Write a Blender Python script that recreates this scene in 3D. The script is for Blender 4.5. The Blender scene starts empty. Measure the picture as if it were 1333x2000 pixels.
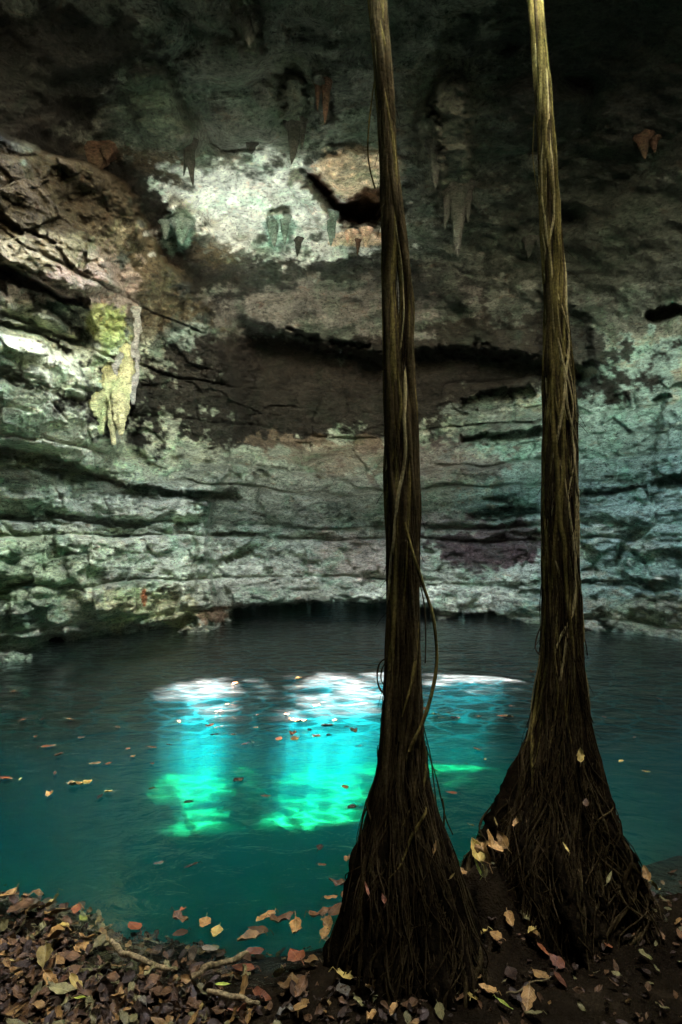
import bpy, math, random
import numpy as np
from mathutils import Vector, Matrix

# ------------------------------------------------------------------ camera, world, sun, exposure
SC = bpy.context.scene
CAMZ = 2.4
PITCH = math.atan(60 / 1333.0)            # horizon sits 60 px below the middle of the 2000 px frame
FPX = 1333.0
cam_d = bpy.data.cameras.new("camera")
cam_d.sensor_fit = 'VERTICAL'; cam_d.sensor_height = 36.0; cam_d.lens = 24.0
cam_d.clip_start = 0.05; cam_d.clip_end = 500
cam = bpy.data.objects.new("camera", cam_d)
SC.collection.objects.link(cam)
cam.location = (0, 0, CAMZ)
cam.rotation_euler = (math.pi / 2 + PITCH, 0, 0)
SC.camera = cam

SUN_TRAVEL = Vector((-0.15, 0.47, -1.0)).normalized()
SUN_EL = math.asin(-SUN_TRAVEL.z)
to_sun = -SUN_TRAVEL
world = bpy.data.worlds.new("World"); SC.world = world
world.use_nodes = True
wn = world.node_tree
sky = wn.nodes.new('ShaderNodeTexSky')
sky.sky_type = 'NISHITA'; sky.sun_disc = False
sky.sun_elevation = SUN_EL
sky.ozone_density = 0.3; sky.air_density = 0.7; sky.dust_density = 3.0
sky.sun_rotation = math.atan2(to_sun.x, to_sun.y)
bg = wn.nodes['Background']
wn.links.new(sky.outputs[0], bg.inputs[0])
bg.inputs[1].default_value = 0.145
sun_d = bpy.data.lights.new("sun", 'SUN')
sun_d.energy = 3.8; sun_d.angle = math.radians(0.7); sun_d.color = (1.0, 0.96, 0.9)
sun = bpy.data.objects.new("sun", sun_d); SC.collection.objects.link(sun)
sun.rotation_euler = SUN_TRAVEL.to_track_quat('-Z', 'Y').to_euler()
# sampling guide over the roof opening: gives no light of its own, only tells the renderer where the sky is
por_d = bpy.data.lights.new("skylight_portal", 'AREA')
por_d.shape = 'RECTANGLE'; por_d.size = 11.4; por_d.size_y = 11.4
por_d.cycles.is_portal = True
por = bpy.data.objects.new("skylight_portal", por_d); SC.collection.objects.link(por)
por.location = (1.5, 3.2, 11.1)

SC.view_settings.view_transform = 'Standard'
SC.view_settings.look = 'None'
SC.view_settings.gamma = 1.0
SC.view_settings.exposure = 8.8
cy = SC.cycles
cy.max_bounces = 7; cy.diffuse_bounces = 4; cy.glossy_bounces = 3
cy.transparent_max_bounces = 12; cy.volume_bounces = 4
cy.sample_clamp_indirect = 10.0
cy.use_denoising = True
cy.caustics_reflective = True
cy.blur_glossy = 0.0
cy.use_guiding = True; cy.use_surface_guiding = True; cy.use_volume_guiding = False; cy.guiding_training_samples = 96

# ------------------------------------------------------------------ helpers
rng = np.random.default_rng(7)
random.seed(7)
C = SC.collection
CP, SP = math.cos(PITCH), math.sin(PITCH)

def ray(px, py):
    """world direction through a photograph pixel (1333 x 2000), scaled so its y component is 1"""
    x = (px - 666.5) / FPX; y = (1000 - py) / FPX
    d = np.array([x, CP - y * SP, SP + y * CP])
    return d / d[1]

def at_y(px, py, Y):
    d = ray(px, py)
    return np.array([d[0] * Y, Y, CAMZ + d[2] * Y])

def at_z(px, py, z=0.0):
    d = ray(px, py)
    t = (z - CAMZ) / d[2]
    return np.array([d[0] * t, t, z])

def pix(P):
    """photograph pixel of world points (N,3)"""
    x = P[:, 0]; y = P[:, 1]; z = P[:, 2] - CAMZ
    f = y * CP + z * SP; u = -y * SP + z * CP
    f = np.where(f > 1e-3, f, 1e-3)
    return 666.5 + FPX * x / f, 1000 - FPX * u / f

def smooth(a, b, x):
    t = np.clip((x - a) / (b - a), 0, 1)
    return t * t * (3 - 2 * t)

def _hash(ix, iy, iz, seed):
    h = (ix.astype(np.int64) * 374761393 + iy.astype(np.int64) * 668265263 + iz.astype(np.int64) * 2147483647 + seed * 974634777)
    h = (h ^ (h >> 13)) * 1274126177
    h = h & 0x7fffffff
    h = (h ^ (h >> 15)) * 2246822519 & 0x7fffffff
    return (h ^ (h >> 12)).astype(np.float64) / 0x7fffffff

def vnoise(P, seed=0):
    """value noise in -1..1"""
    F = np.floor(P); f = P - F
    f = f * f * f * (f * (f * 6 - 15) + 10)
    i = F.astype(np.int64)
    r = 0
    for dx in (0, 1):
        wx = f[:, 0] if dx else 1 - f[:, 0]
        for dy in (0, 1):
            wy = f[:, 1] if dy else 1 - f[:, 1]
            for dz in (0, 1):
                wz = f[:, 2] if dz else 1 - f[:, 2]
                r = r + wx * wy * wz * _hash(i[:, 0] + dx, i[:, 1] + dy, i[:, 2] + dz, seed)
    return r * 2 - 1

def fbm(P, scale, octaves=4, seed=0, gain=0.5):
    r = 0; a = 1.0; s = 0
    Q = P * np.asarray(scale)
    for o in range(octaves):
        r = r + a * vnoise(Q + 17.3 * o, seed + o); s += a
        a *= gain; Q = Q * 2.03
    return r / s

def ridged(P, scale, octaves=4, seed=0):
    r = 0; a = 1.0; s = 0
    Q = P * np.asarray(scale)
    for o in range(octaves):
        r = r + a * (1 - 2 * np.abs(vnoise(Q + 11.1 * o, seed + o))); s += a
        a *= 0.5; Q = Q * 2.1
    return r / s

def voro(P, seed=0):
    """F1, F2, cell id"""
    F = np.floor(P).astype(np.int64)
    n = len(P)
    f1 = np.full(n, 9.0); f2 = np.full(n, 9.0); cid = np.zeros(n)
    for dx in (-1, 0, 1):
        for dy in (-1, 0, 1):
            for dz in (-1, 0, 1):
                ix = F[:, 0] + dx; iy = F[:, 1] + dy; iz = F[:, 2] + dz
                px_ = ix + _hash(ix, iy, iz, seed); py_ = iy + _hash(ix, iy, iz, seed + 1); pz_ = iz + _hash(ix, iy, iz, seed + 2)
                d = np.sqrt((P[:, 0] - px_) ** 2 + (P[:, 1] - py_) ** 2 + (P[:, 2] - pz_) ** 2)
                h = _hash(ix, iy, iz, seed + 3)
                m = d < f1
                f2 = np.where(m, f1, np.minimum(f2, d))
                cid = np.where(m, h, cid)
                f1 = np.where(m, d, f1)
    return f1, f2, cid

def seg_dist(u, v, pts):
    """distance in px to a polyline and the parameter 0..1 along it"""
    best = np.full(u.shape, 1e9); bt = np.zeros(u.shape)
    n = len(pts) - 1
    for k in range(n):
        (ax, ay), (bx, by) = pts[k][:2], pts[k + 1][:2]
        vx, vy = bx - ax, by - ay
        t = np.clip(((u - ax) * vx + (v - ay) * vy) / (vx * vx + vy * vy + 1e-9), 0, 1)
        d = np.hypot(u - ax - t * vx, v - ay - t * vy)
        m = d < best
        best = np.where(m, d, best); bt = np.where(m, (k + t) / n, bt)
    return best, bt

def mesh_np(name, V, faces_flat, counts, smooth_shade=True, attrs=None):
    me = bpy.data.meshes.new(name)
    V = np.asarray(V, dtype=np.float32)
    faces_flat = np.asarray(faces_flat, dtype=np.int32).ravel()
    me.vertices.add(len(V)); me.vertices.foreach_set('co', V.ravel())
    nf = len(counts)
    me.loops.add(len(faces_flat)); me.loops.foreach_set('vertex_index', faces_flat)
    me.polygons.add(nf)
    starts = np.concatenate([[0], np.cumsum(counts)[:-1]]).astype(np.int32)
    me.polygons.foreach_set('loop_start', starts)
    if smooth_shade:
        me.polygons.foreach_set('use_smooth', np.ones(nf, dtype=bool))
    me.update(calc_edges=True)
    for k, arr in (attrs or {}).items():
        a = me.attributes.new(k, 'FLOAT_COLOR', 'POINT')
        col = np.ones((len(V), 4), dtype=np.float32); col[:, :3] = arr
        a.data.foreach_set('color', col.ravel())
    return me

def quads(V, F, name, mat=None, **kw):
    F = np.asarray(F)
    me = mesh_np(name, V, F, np.full(len(F), F.shape[1]), **kw)
    if mat: me.materials.append(mat)
    return me

def link(name, me, parent=None, **props):
    o = bpy.data.objects.new(name, me)
    C.objects.link(o)
    if parent: o.parent = parent
    for k, v in props.items(): o[k] = v
    return o

def grid_faces(nr, nc, mask=None, wrap=False):
    r = np.arange(nr - 1)[:, None]; c = np.arange(nc if wrap else nc - 1)[None, :]
    a = r * nc + c; b = r * nc + (c + 1) % nc; d = (r + 1) * nc + c; e = (r + 1) * nc + (c + 1) % nc
    F = np.stack([a, b, e, d], -1).reshape(-1, 4)
    if mask is not None: F = F[mask[F].all(1)]
    return F

# ------------------------------------------------------------------ materials
def new_mat(name):
    m = bpy.data.materials.new(name); m.use_nodes = True
    nt = m.node_tree
    return m, nt, nt.nodes['Principled BSDF']

def N(nt, kind, **kw):
    n = nt.nodes.new(kind)
    for k, v in kw.items():
        if k.startswith('i_'):
            n.inputs[k[2:].replace('_', ' ')].default_value = v
        else: setattr(n, k, v)
    return n

def noise_node(nt, vec, scale, detail=6, rough=0.6, dist=0.0):
    n = nt.nodes.new('ShaderNodeTexNoise')
    n.inputs['Scale'].default_value = scale; n.inputs['Detail'].default_value = detail
    n.inputs['Roughness'].default_value = rough; n.inputs['Distortion'].default_value = dist
    nt.links.new(vec, n.inputs['Vector'])
    return n

def ramp(nt, fac, stops):
    r = nt.nodes.new('ShaderNodeValToRGB')
    el = r.color_ramp.elements
    while len(el) > 1: el.remove(el[-1])
    for k, (p, c) in enumerate(stops):
        e = el[0] if k == 0 else el.new(p)
        e.position = p; e.color = (*c, 1) if len(c) == 3 else c
    nt.links.new(fac, r.inputs[0])
    return r

def mixc(nt, fac, a, b, mode='MIX'):
    m = nt.nodes.new('ShaderNodeMix'); m.data_type = 'RGBA'; m.blend_type = mode
    for sock, val in ((m.inputs[0], fac), (m.inputs[6], a), (m.inputs[7], b)):
        if hasattr(val, 'links'): nt.links.new(val, sock)
        elif isinstance(val, (int, float)): sock.default_value = val
        else: sock.default_value = (*val, 1)
    return m.outputs[2]

def math_n(nt, op, a, b=0.0, c=None):
    m = nt.nodes.new('ShaderNodeMath'); m.operation = op
    for k, val in enumerate((a, b, c)):
        if val is None: continue
        if hasattr(val, 'links'): nt.links.new(val, m.inputs[k])
        else: m.inputs[k].default_value = val
    return m.outputs[0]

def mapped(nt, scale=(1, 1, 1), coord='Object'):
    tc = nt.nodes.new('ShaderNodeTexCoord'); mp = nt.nodes.new('ShaderNodeMapping')
    mp.inputs['Scale'].default_value = scale
    nt.links.new(tc.outputs[coord], mp.inputs['Vector'])
    return mp.outputs[0]

def rock_material(name, attr=True, base=(0.4, 0.4, 0.36), fine=1.0, wet=0.75):
    m, nt, b = new_mat(name)
    p = mapped(nt)
    pz = mapped(nt, (1, 1, 2.6))
    n1 = noise_node(nt, pz, 1.7 * fine, 12, 0.72, 0.2)
    n2 = noise_node(nt, pz, 9 * fine, 8, 0.72)
    n3 = noise_node(nt, p, 40 * fine, 5, 0.7)
    if attr:
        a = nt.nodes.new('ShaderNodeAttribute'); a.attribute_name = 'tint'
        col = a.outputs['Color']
    else:
        r = nt.nodes.new('ShaderNodeRGB'); r.outputs[0].default_value = (*base, 1); col = r.outputs[0]
    c1 = ramp(nt, n1.outputs['Fac'], [(0.3, (0.42, 0.42, 0.40)), (0.47, (0.85, 0.85, 0.83)), (0.58, (1.15, 1.14, 1.12)), (0.75, (1.5, 1.48, 1.42))])
    c2 = ramp(nt, n2.outputs['Fac'], [(0.34, (0.22, 0.23, 0.22)), (0.46, (0.85, 0.85, 0.85)), (0.64, (1.4, 1.38, 1.34))])
    c3 = ramp(nt, n3.outputs['Fac'], [(0.33, (0.55, 0.55, 0.55)), (0.5, (1, 1, 1)), (0.7, (1.2, 1.2, 1.2))])
    col = mixc(nt, 1.0, col, c1.outputs[0], 'MULTIPLY')
    col = mixc(nt, 1.0, col, c2.outputs[0], 'MULTIPLY')
    col = mixc(nt, 0.8, col, c3.outputs[0], 'MULTIPLY')
    n6 = noise_node(nt, p, 15 * fine, 3, 0.6, 0.4)
    pit = ramp(nt, n6.outputs['Fac'], [(0.30, (0.22, 0.21, 0.20)), (0.37, (1, 1, 1))])
    col = mixc(nt, 1.0, col, pit.outputs[0], 'MULTIPLY')
    # algae and iron: patchy green and rust growing on the stone
    n4 = noise_node(nt, p, 0.9, 6, 0.65, 0.6)
    g = ramp(nt, n4.outputs['Fac'], [(0.5, (0, 0, 0)), (0.66, (0.55, 0.55, 0.55))])
    col = mixc(nt, g.outputs[0], col, mixc(nt, 1.0, col, (0.55, 0.95, 0.75), 'MULTIPLY'))
    n5 = noise_node(nt, pz, 2.6, 7, 0.7, 0.8)
    g5 = ramp(nt, n5.outputs['Fac'], [(0.56, (0, 0, 0)), (0.68, (0.6, 0.6, 0.6))])
    col = mixc(nt, g5.outputs[0], col, mixc(nt, 1.0, col, (1.0, 0.62, 0.5), 'MULTIPLY'))
    nt.links.new(col, b.inputs['Base Color'])
    b.inputs['Roughness'].default_value = wet
    b.inputs['Specular IOR Level'].default_value = 0.08
    # relief
    v = nt.nodes.new('ShaderNodeTexVoronoi'); v.feature = 'DISTANCE_TO_EDGE'; v.inputs['Scale'].default_value = 2.2 * fine
    nt.links.new(mixc(nt, 0.12, pz, n1.outputs['Color'], 'ADD'), v.inputs['Vector'])
    crack = math_n(nt, 'MINIMUM', v.outputs['Distance'], 0.05)
    h = math_n(nt, 'MULTIPLY', crack, 0.25)
    h = math_n(nt, 'MULTIPLY_ADD', n1.outputs['Fac'], 0.45, h)
    h = math_n(nt, 'MULTIPLY_ADD', n2.outputs['Fac'], 0.26, h)
    h = math_n(nt, 'MULTIPLY_ADD', n3.outputs['Fac'], 0.09, h)
    bp = nt.nodes.new('ShaderNodeBump'); bp.inputs['Strength'].default_value = 1.0; bp.inputs['Distance'].default_value = 0.55
    nt.links.new(h, bp.inputs['Height']); nt.links.new(bp.outputs[0], b.inputs['Normal'])
    return m

M_ROCK = rock_material('cave_limestone')

# ------------------------------------------------------------------ cave shell (walls and ceiling)
CX, CY = 0.6, 11.0
HOLE = (1.5, 3.2, 5.2, 5.3)                    # the roof opening: centre x, y and half sizes

def plan_r(th):
    """distance of the wall from the pool centre by direction; th = 0 towards the far wall"""
    # far 12 m, right 9.3, behind 14.5, left 8.6
    a = np.mod(th, 2 * np.pi)
    k = np.array([0, 35, 60, 90, 130, 180, 230, 270, 300, 325, 360]) / 180 * np.pi
    r = np.array([11.3, 10.5, 10.1, 9.6, 11.5, 14.6, 12.5, 9.0, 8.9, 10.2, 11.3])
    return np.interp(a, k, r)

def inside(P):
    dx = P[:, 0] - CX; dy = P[:, 1] - CY
    th = np.arctan2(dx, dy)
    rho = np.hypot(dx, dy) / plan_r(th)
    z = np.maximum(P[:, 2], 0) / 10.6
    return rho ** 3.4 + z ** 3.4 - 1

# directions: dense where the picture looks
def spaced(lims):
    out = []
    for a, b, n in lims: out.append(np.linspace(a, b, n, endpoint=False))
    return np.concatenate(out)
AZ = np.radians(spaced([(-180, -60, 90), (-60, -31, 60), (-31, 31, 560), (31, 60, 60), (60, 180, 90)]))
EL = np.radians(np.concatenate([spaced([(-68, -11.5, 24), (-11.5, -9, 6), (-9, 39.5, 600), (39.5, 55, 90), (55, 86, 110)]), [86.0]]))
az, el = np.meshgrid(AZ, EL)
az = az.ravel(); el = el.ravel()
D = np.stack([np.sin(az) * np.cos(el), np.cos(az) * np.cos(el), np.sin(el)], 1)
O = np.array([0, 0, CAMZ])
lo = np.full(len(D), 0.5); hi = np.full(len(D), 45.0)
for _ in range(26):
    mid = (lo + hi) / 2
    s = inside(O + D * mid[:, None]) < 0
    lo = np.where(s, mid, lo); hi = np.where(s, hi, mid)
T0 = lo.copy()
B = O + D * T0[:, None]                       # base surface
U, Vv = pix(O + D * 10)
front = (D[:, 1] > 0.25)
U = np.where(front, U, 99999); Vv = np.where(front, Vv, 99999)

dT = np.zeros(len(D))                         # change of distance along the ray from the viewpoint (m, minus = nearer)
bump_w = fbm(B, (0.5, 0.5, 0.5), 3, 50)
zw = B[:, 2] + 0.10 * fbm(B, (1.1, 1.1, 1.6), 4, 8) + 0.25 * fbm(B, (0.25, 0.25, 0.25), 3, 3) + 0.06 * bump_w
theta = np.arctan2(B[:, 0] - CX, B[:, 1] - CY)
arc = theta * 11.0
rho = np.hypot(B[:, 0] - CX, B[:, 1] - CY) / plan_r(theta)
wallness = 1 - smooth(5.5, 8.2, B[:, 2])
wallness = np.maximum(wallness, 0)
# bedding planes
planes = np.array([-3, -1.2, 0.3, 1.25, 2.5, 2.9, 4.05, 4.7, 5.9, 7.1, 8.4, 12])
li = np.clip(np.searchsorted(planes, zw) - 1, 0, len(planes) - 2)
z0 = planes[li]; z1 = planes[li + 1]
fr = (zw - z0) / (z1 - z0)
lr = np.random.default_rng(3).uniform(-1, 1, len(planes))
layer_off = lr[li] * 0.22
# blocks inside each layer
bl = arc / (1.3 + 0.9 * _hash(li, li * 0, li * 0, 5)) + 13.7 * li + 0.5 * fbm(B, (0.6, 0.6, 0.6), 2, 9)
bi = np.floor(bl).astype(np.int64); bf = bl - bi
blk = _hash(bi, li, li * 0, 21) - 0.5
edge_h = np.minimum(bf, 1 - bf); jointw = np.exp(-(edge_h / 0.03) ** 2) * (_hash(bi, li, li * 0, 33) > 0.45)
slotpres = smooth(0.12, 0.5, fbm(np.stack([arc * 0.22, li * 7.7, li * 0.0], 1), 1.0, 2, 77))
edge_v = np.minimum(fr, 1 - fr) * (z1 - z0)
slot = np.exp(-(edge_v / 0.045) ** 2) * slotpres
rounding = -0.22 * np.clip(1 - edge_v / 0.16, 0, 1) ** 2          # layer faces bulge
tilt = (fr - 0.5) * 0.18                                          # each layer's foot recedes a little
strata = -(layer_off + 0.38 * blk) - rounding * 0.9 + 0.42 * slot + 0.14 * jointw + tilt * -1
f1, f2, cid = voro(B * np.array([1.0, 1.0, 1.9]) * 1.1 + 0.35 * bump_w[:, None], 5)
facet = (cid - 0.5) * 0.5
f1b, f2b, cidb = voro(B * np.array([1.0, 1.0, 1.8]) * 3.1 + 0.2 * bump_w[:, None], 15)
facet2 = (cidb - 0.5) * 0.17 + np.exp(-((f2b - f1b) / 0.05) ** 2) * 0.02
rough = 0.34 * fbm(B, (1.5, 1.5, 3.4), 6, 31, 0.62) + 0.35 * fbm(B, (0.35, 0.35, 0.5), 3, 41)
leftw = 1 - smooth(-0.75, -0.35, theta)
dT += wallness * (strata * (1.15 + 0.75 * leftw) + facet * (1 + 0.4 * leftw) + facet2 + rough)
# ceiling: smoother, scalloped, with pockets
scal = -np.abs(fbm(B, (0.55, 0.55, 0.55), 4, 61)) * 1.1
scal2 = ridged(B, (1.7, 1.7, 1.7), 4, 71) * -0.13
pk1, pk2, pkc = voro(B * 0.75, 88)
pockets = np.exp(-(pk1 / 0.22) ** 2) * (pkc > 0.62) * 0.7
dT += (1 - wallness) * (scal + scal2 + pockets + 0.05 * facet2)

# --- large forms measured from the photograph: distances are real
def boundary(pts, v):
    vv = np.array([p[1] for p in pts], float); uu = np.array([p[0] for p in pts], float)
    return np.interp(v, vv, uu)
jag = 16 * fbm(B, (1.3, 1.3, 1.3), 4, 91) 
jag2 = 8 * fbm(B, (4, 4, 4), 3, 93) + 7 * fbm(B, (9, 9, 14), 3, 95)
# the overhanging rock mass on the left, in front of the ceiling
ob = [(-500, 60), (-60, 215), (0, 250), (95, 300), (180, 318), (235, 345), (272, 385), (290, 440), (315, 500), (395, 560), (425, 630), (430, 680), (470, 740), (480, 820)]
uo = boundary(sorted(ob, key=lambda p: p[1]), Vv) + jag + jag2
mass = smooth(0, 26, uo - U) * np.interp(Vv, [100, 300, 560, 760, 880], [3.0, 3.0, 2.3, 0.9, 0.0])
gradin = np.clip((uo - U) / 420, 0, 1)
dT -= mass * (0.95 + 0.8 * gradin)
# second, nearer rib carrying the flowstone
ob2 = [(160, 430), (225, 520), (262, 600), (272, 680), (268, 740), (300, 780), (300, 830), (262, 850), (300, 880), (330, 905)]
uo2 = boundary(ob2, Vv) + jag * 0.6 + jag2
dT -= smooth(0, 16, uo2 - U) * smooth(400, 560, Vv) * (1 - smooth(860, 930, Vv)) * 1.1
massive = smooth(0, 26, uo - U) * (Vv < 760)
dT += massive * (1 - wallness) * (0.9 * facet + 0.8 * facet2 + 1.0 * rough + 0.35 * slot - 0.5 * scal)
# bench of rock above the long dark gap
bt, _ = seg_dist(U, Vv, [(-200, 780), (60, 815), (170, 860)])
dT -= 1.25 * (1 - smooth(50, 70, bt + jag2)) 
# leaning shelves in the upper left, one behind another
for pts, w, d in (([(-150, 560), (0, 580), (90, 610), (150, 640)], 42, 0.55), ([(-150, 690), (0, 690), (110, 720), (175, 760)], 36, -0.35)):
    q, _ = seg_dist(U, Vv, pts); dT += d * (1 - smooth(w * 0.7, w, q + jag2 * 1.3))
# left wall is nearer than the far wall; it ends at a pale vertical rib
ub = boundary([(470, 900), (425, 960), (410, 1030), (415, 1100), (430, 1180), (440, 1240)], Vv) + jag2 * 0.7
dT -= smooth(0, 14, ub - U) * smooth(880, 960, Vv) * 1.5
q, _ = seg_dist(U, Vv, [(392, 950), (398, 1030), (402, 1110), (425, 1195)])
dT -= 0.45 * (1 - smooth(10, 26, q + jag2))
# far wall set back above: the dark recess under the ceiling edge
lip = boundary_v = np.interp(U, [300, 440, 560, 740, 900, 1050, 1160, 1240, 1400], [560, 600, 645, 690, 670, 690, 730, 700, 600]) + jag * 0.8 + jag2
foot = np.interp(U, [300, 450, 600, 760, 900, 1050, 1180], [760, 840, 880, 880, 850, 800, 740]) + jag * 0.6
rec = smooth(-6, 26, Vv - lip) * (1 - smooth(-15, 30, Vv - foot)) * smooth(440, 520, U + jag2) * (1 - smooth(1120, 1180, U + jag2))
dT += 2.3 * rec
# right wall: a nearer buttress
ur = boundary([(1150, 700), (1165, 740), (1075, 800), (1060, 900), (1060, 1240)], Vv) + jag * 0.7 + jag2
dT -= smooth(0, 20, U - ur) * smooth(640, 760, Vv + 0.35 * (U - 1150)) * 0.5
ur2 = boundary([(1300, 760), (1282, 830), (1270, 900), (1290, 950), (1262, 1010), (1225, 1060), (1208, 1110), (1240, 1180)], Vv) + jag2 * 0.8
dT -= smooth(0, 12, U - ur2) * smooth(740, 800, Vv) * (1 - smooth(1120, 1170, Vv)) * 0.55
def poly_d(pts):
    """signed px distance to a closed outline, positive inside"""
    q, _ = seg_dist(U, Vv, pts + [pts[0]])
    ins = np.zeros(len(U), bool)
    for k in range(len(pts)):
        (x1, y1), (x2, y2) = pts[k], pts[(k + 1) % len(pts)]
        if y1 == y2: continue
        c = ((y1 > Vv) != (y2 > Vv)) & (U < (x2 - x1) * (Vv - y1) / (y2 - y1) + x1)
        ins ^= c
    return np.where(ins, q, -q)
BLOCKS = [ # outline in px, metres towards the pool, softness px
    ([(-200, 600), (0, 648), (70, 668), (140, 700), (172, 730), (185, 800), (178, 850), (160, 885), (90, 885), (0, 868), (-200, 850)], 1.0, 26),
    ([(-200, 470), (0, 508), (60, 535), (120, 570), (170, 600), (185, 640), (175, 690), (135, 690), (70, 660), (0, 640), (-200, 600)], -1.0, 12),
    ([(52, 612), (85, 602), (120, 618), (155, 645), (160, 668), (120, 664), (75, 645)], 0.8, 12),
    ([(-100, 555), (0, 566), (30, 590), (38, 610), (10, 615), (-100, 600)], 0.7, 12),
    ([(-200, 885), (0, 918), (70, 935), (130, 955), (165, 1000), (150, 1012), (100, 1000), (60, 985), (-200, 960)], 0.5, 14),
    ([(170, 975), (240, 968), (380, 985), (385, 1020), (280, 1018), (200, 1005)], 0.3, 12),
    ([(-200, 1030), (0, 1010), (160, 1030), (380, 1060), (405, 1190), (300, 1212), (190, 1205), (120, 1150), (0, 1140), (-200, 1140)], 0.35, 20),
    ([(262, 748), (296, 762), (304, 812), (272, 832), (254, 800)], 0.6, 8),
    ([(265, 850), (320, 880), (345, 905), (300, 905), (262, 880)], 0.4, 8),
    ([(405, 880), (520, 925), (470, 960), (400, 962)], 0.4, 9),
    ([(440, 1140), (600, 1135), (760, 1145), (860, 1150), (880, 1188), (1010, 1196), (1010, 1206), (870, 1202), (800, 1185), (600, 1178), (455, 1185)], 0.45, 9),
    ([(1045, 560), (1160, 620), (1160, 740), (1100, 790), (1050, 740)], -0.9, 18),
    ([(1150, 985), (1262, 960), (1255, 1010), (1200, 1060), (1130, 1050)], 0.3, 14)]
for pts, dep, soft in BLOCKS:
    dT -= dep * smooth(-2, soft, poly_d(pts) + 0.8 * jag2)
# slots and cracks: pixels of the polyline, half width, depth
SLOTS = [
    ([(-40, 515), (0, 522), (60, 545), (110, 568), (165, 590)], 17, 1.1), ([(-40, 628), (0, 640), (70, 655), (135, 688)], 10, 1.2),
    ([(-60, 712), (0, 722), (40, 735)], 8, 0.7), ([(-80, 872), (0, 887), (90, 905), (170, 937), (240, 955), (300, 962)], 17, 2.2),
    ([(300, 962), (390, 970), (470, 970)], 6, 1.5), ([(175, 1015), (230, 1021), (282, 1027)], 7, 1.0), ([(420, 1046), (470, 1042), (520, 1046)], 4, 0.8),
    ([(442, 1092), (480, 1080), (512, 1065)], 6, 0.6), ([(925, 1006), (980, 1004), (1045, 996)], 10, 2.2), ([(952, 975), (1000, 970)], 4, 1.0),
    ([(905, 862), (980, 856), (1052, 842)], 10, 1.6), ([(912, 786), (960, 782), (1030, 768)], 17, 1.6), ([(1125, 967), (1190, 962), (1270, 948)], 5, 1.2),
    ([(1292, 945), (1345, 935)], 12, 1.0), ([(1205, 1100), (1222, 1062), (1262, 1030)], 9, 0.9), ([(1172, 1195), (1186, 1225)], 9, 1.6),
    ([(1272, 618), (1345, 604)], 12, 1.2), ([(1278, 782), (1305, 776)], 6, 0.7), ([(500, 925), (520, 930)], 8, 0.5),
    ([(462, 1200), (600, 1195), (760, 1197), (835, 1204)], 19, 6.0), ([(880, 1216), (950, 1213), (1010, 1220)], 14, 5.0),
    ([(-60, 1258), (60, 1262), (190, 1243), (300, 1232), (375, 1212)], 16, 1.3), ([(205, 790), (208, 850)], 8, 0.9), ([(1130, 750), (1150, 720)], 20, 0.8),
    ([(90, 1000), (130, 1012), (165, 1010)], 4, 0.5), ([(290, 1160), (340, 1150), (372, 1130)], 4, 0.35), ([(1050, 1135), (1150, 1135), (1333, 1142)], 3, 0.35),
    ([(560, 640), (640, 668), (720, 678)], 4, 0.6), ([(620, 935), (700, 938)], 3, 0.3), ([(1180, 935), (1260, 925)], 3, 0.4), ([(30, 440), (95, 470), (140, 520)], 4, 0.3),
]
for pts, hw, dep in SLOTS:
    q, t = seg_dist(U, Vv, pts)
    hwv = hw * (0.55 + 0.6 * np.sin(np.pi * np.clip(t, 0.04, 0.96)) ** 0.6)
    dT += dep * (1 - smooth(hwv * 0.85, hwv * 1.02 + 1.0, q + 0.9 * jag2))
# the broken hollow in the ceiling with its bright rock collar
hollow = [(596, 338), (622, 362), (655, 402), (690, 430), (735, 425), (770, 405)]
q, t = seg_dist(U, Vv, hollow)
hw = np.interp(t, [0, 0.3, 0.6, 1], [10, 22, 32, 26])
dT += 0.5 * (1 - smooth(hw * 0.6, hw * 0.9, q + 1.3 * jag2))
HOL = [(594, 332), (618, 338), (640, 362), (668, 392), (690, 384), (712, 366), (748, 368), (760, 420), (735, 440), (700, 442), (668, 432), (640, 398), (612, 365)]
hol_d = poly_d(HOL) + 0.9 * jag2
dT += 1.6 * smooth(-3, 14, hol_d)
q, _ = seg_dist(U, Vv, [(640, 312), (700, 335), (760, 330)])
dT -= 0.25 * (1 - smooth(24, 48, q + 1.5 * jag2)) * (1 + 0.35 * facet2 * 8)
q, _ = seg_dist(U, Vv, [(575, 368), (600, 385), (640, 432), (700, 462), (740, 468)])
dT -= 0.5 * (1 - smooth(9, 20, q + 1.2 * jag2))
# ceiling: hanging dark lobes
for pts, w, d in (([(480, -20), (485, 60), (492, 95)], 26, 0.8), ([(575, 170), (575, 250)], 26, 0.6), ([(880, 190), (885, 300), (890, 400)], 42, 0.9), ([(835, 240), (850, 370)], 26, 0.6),
                  ([(625, 160), (640, 225)], 14, 0.6), ([(300, 180), (330, 260)], 60, 0.5), ([(345, 420), (365, 470)], 22, 0.5), ([(545, 430), (550, 470)], 20, 0.5)):
    q, _ = seg_dist(U, Vv, pts); dT -= d * (1 - smooth(w * 0.5, w * 1.1, q + jag2 * 1.4))
dT = np.where(front, dT, np.clip(dT, -1.2, 1.2))
T1 = np.maximum(T0 + dT, 3.0)
W = O + D * T1[:, None]

nr, nc = len(EL), len(AZ)
hx, hy, ha, hb = HOLE
hr = ((W[:, 0] - hx) / ha) ** 2 + ((W[:, 1] - hy) / hb) ** 2
hth = np.arctan2((W[:, 1] - hy) / hb, (W[:, 0] - hx) / ha)
keep = ~((hr < 1 + 0.12 * np.sin(3 * hth + 1) + 0.07 * np.sin(7 * hth)) & (W[:, 2] > 6))
keep &= ~((el > np.radians(85.9)))

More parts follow.
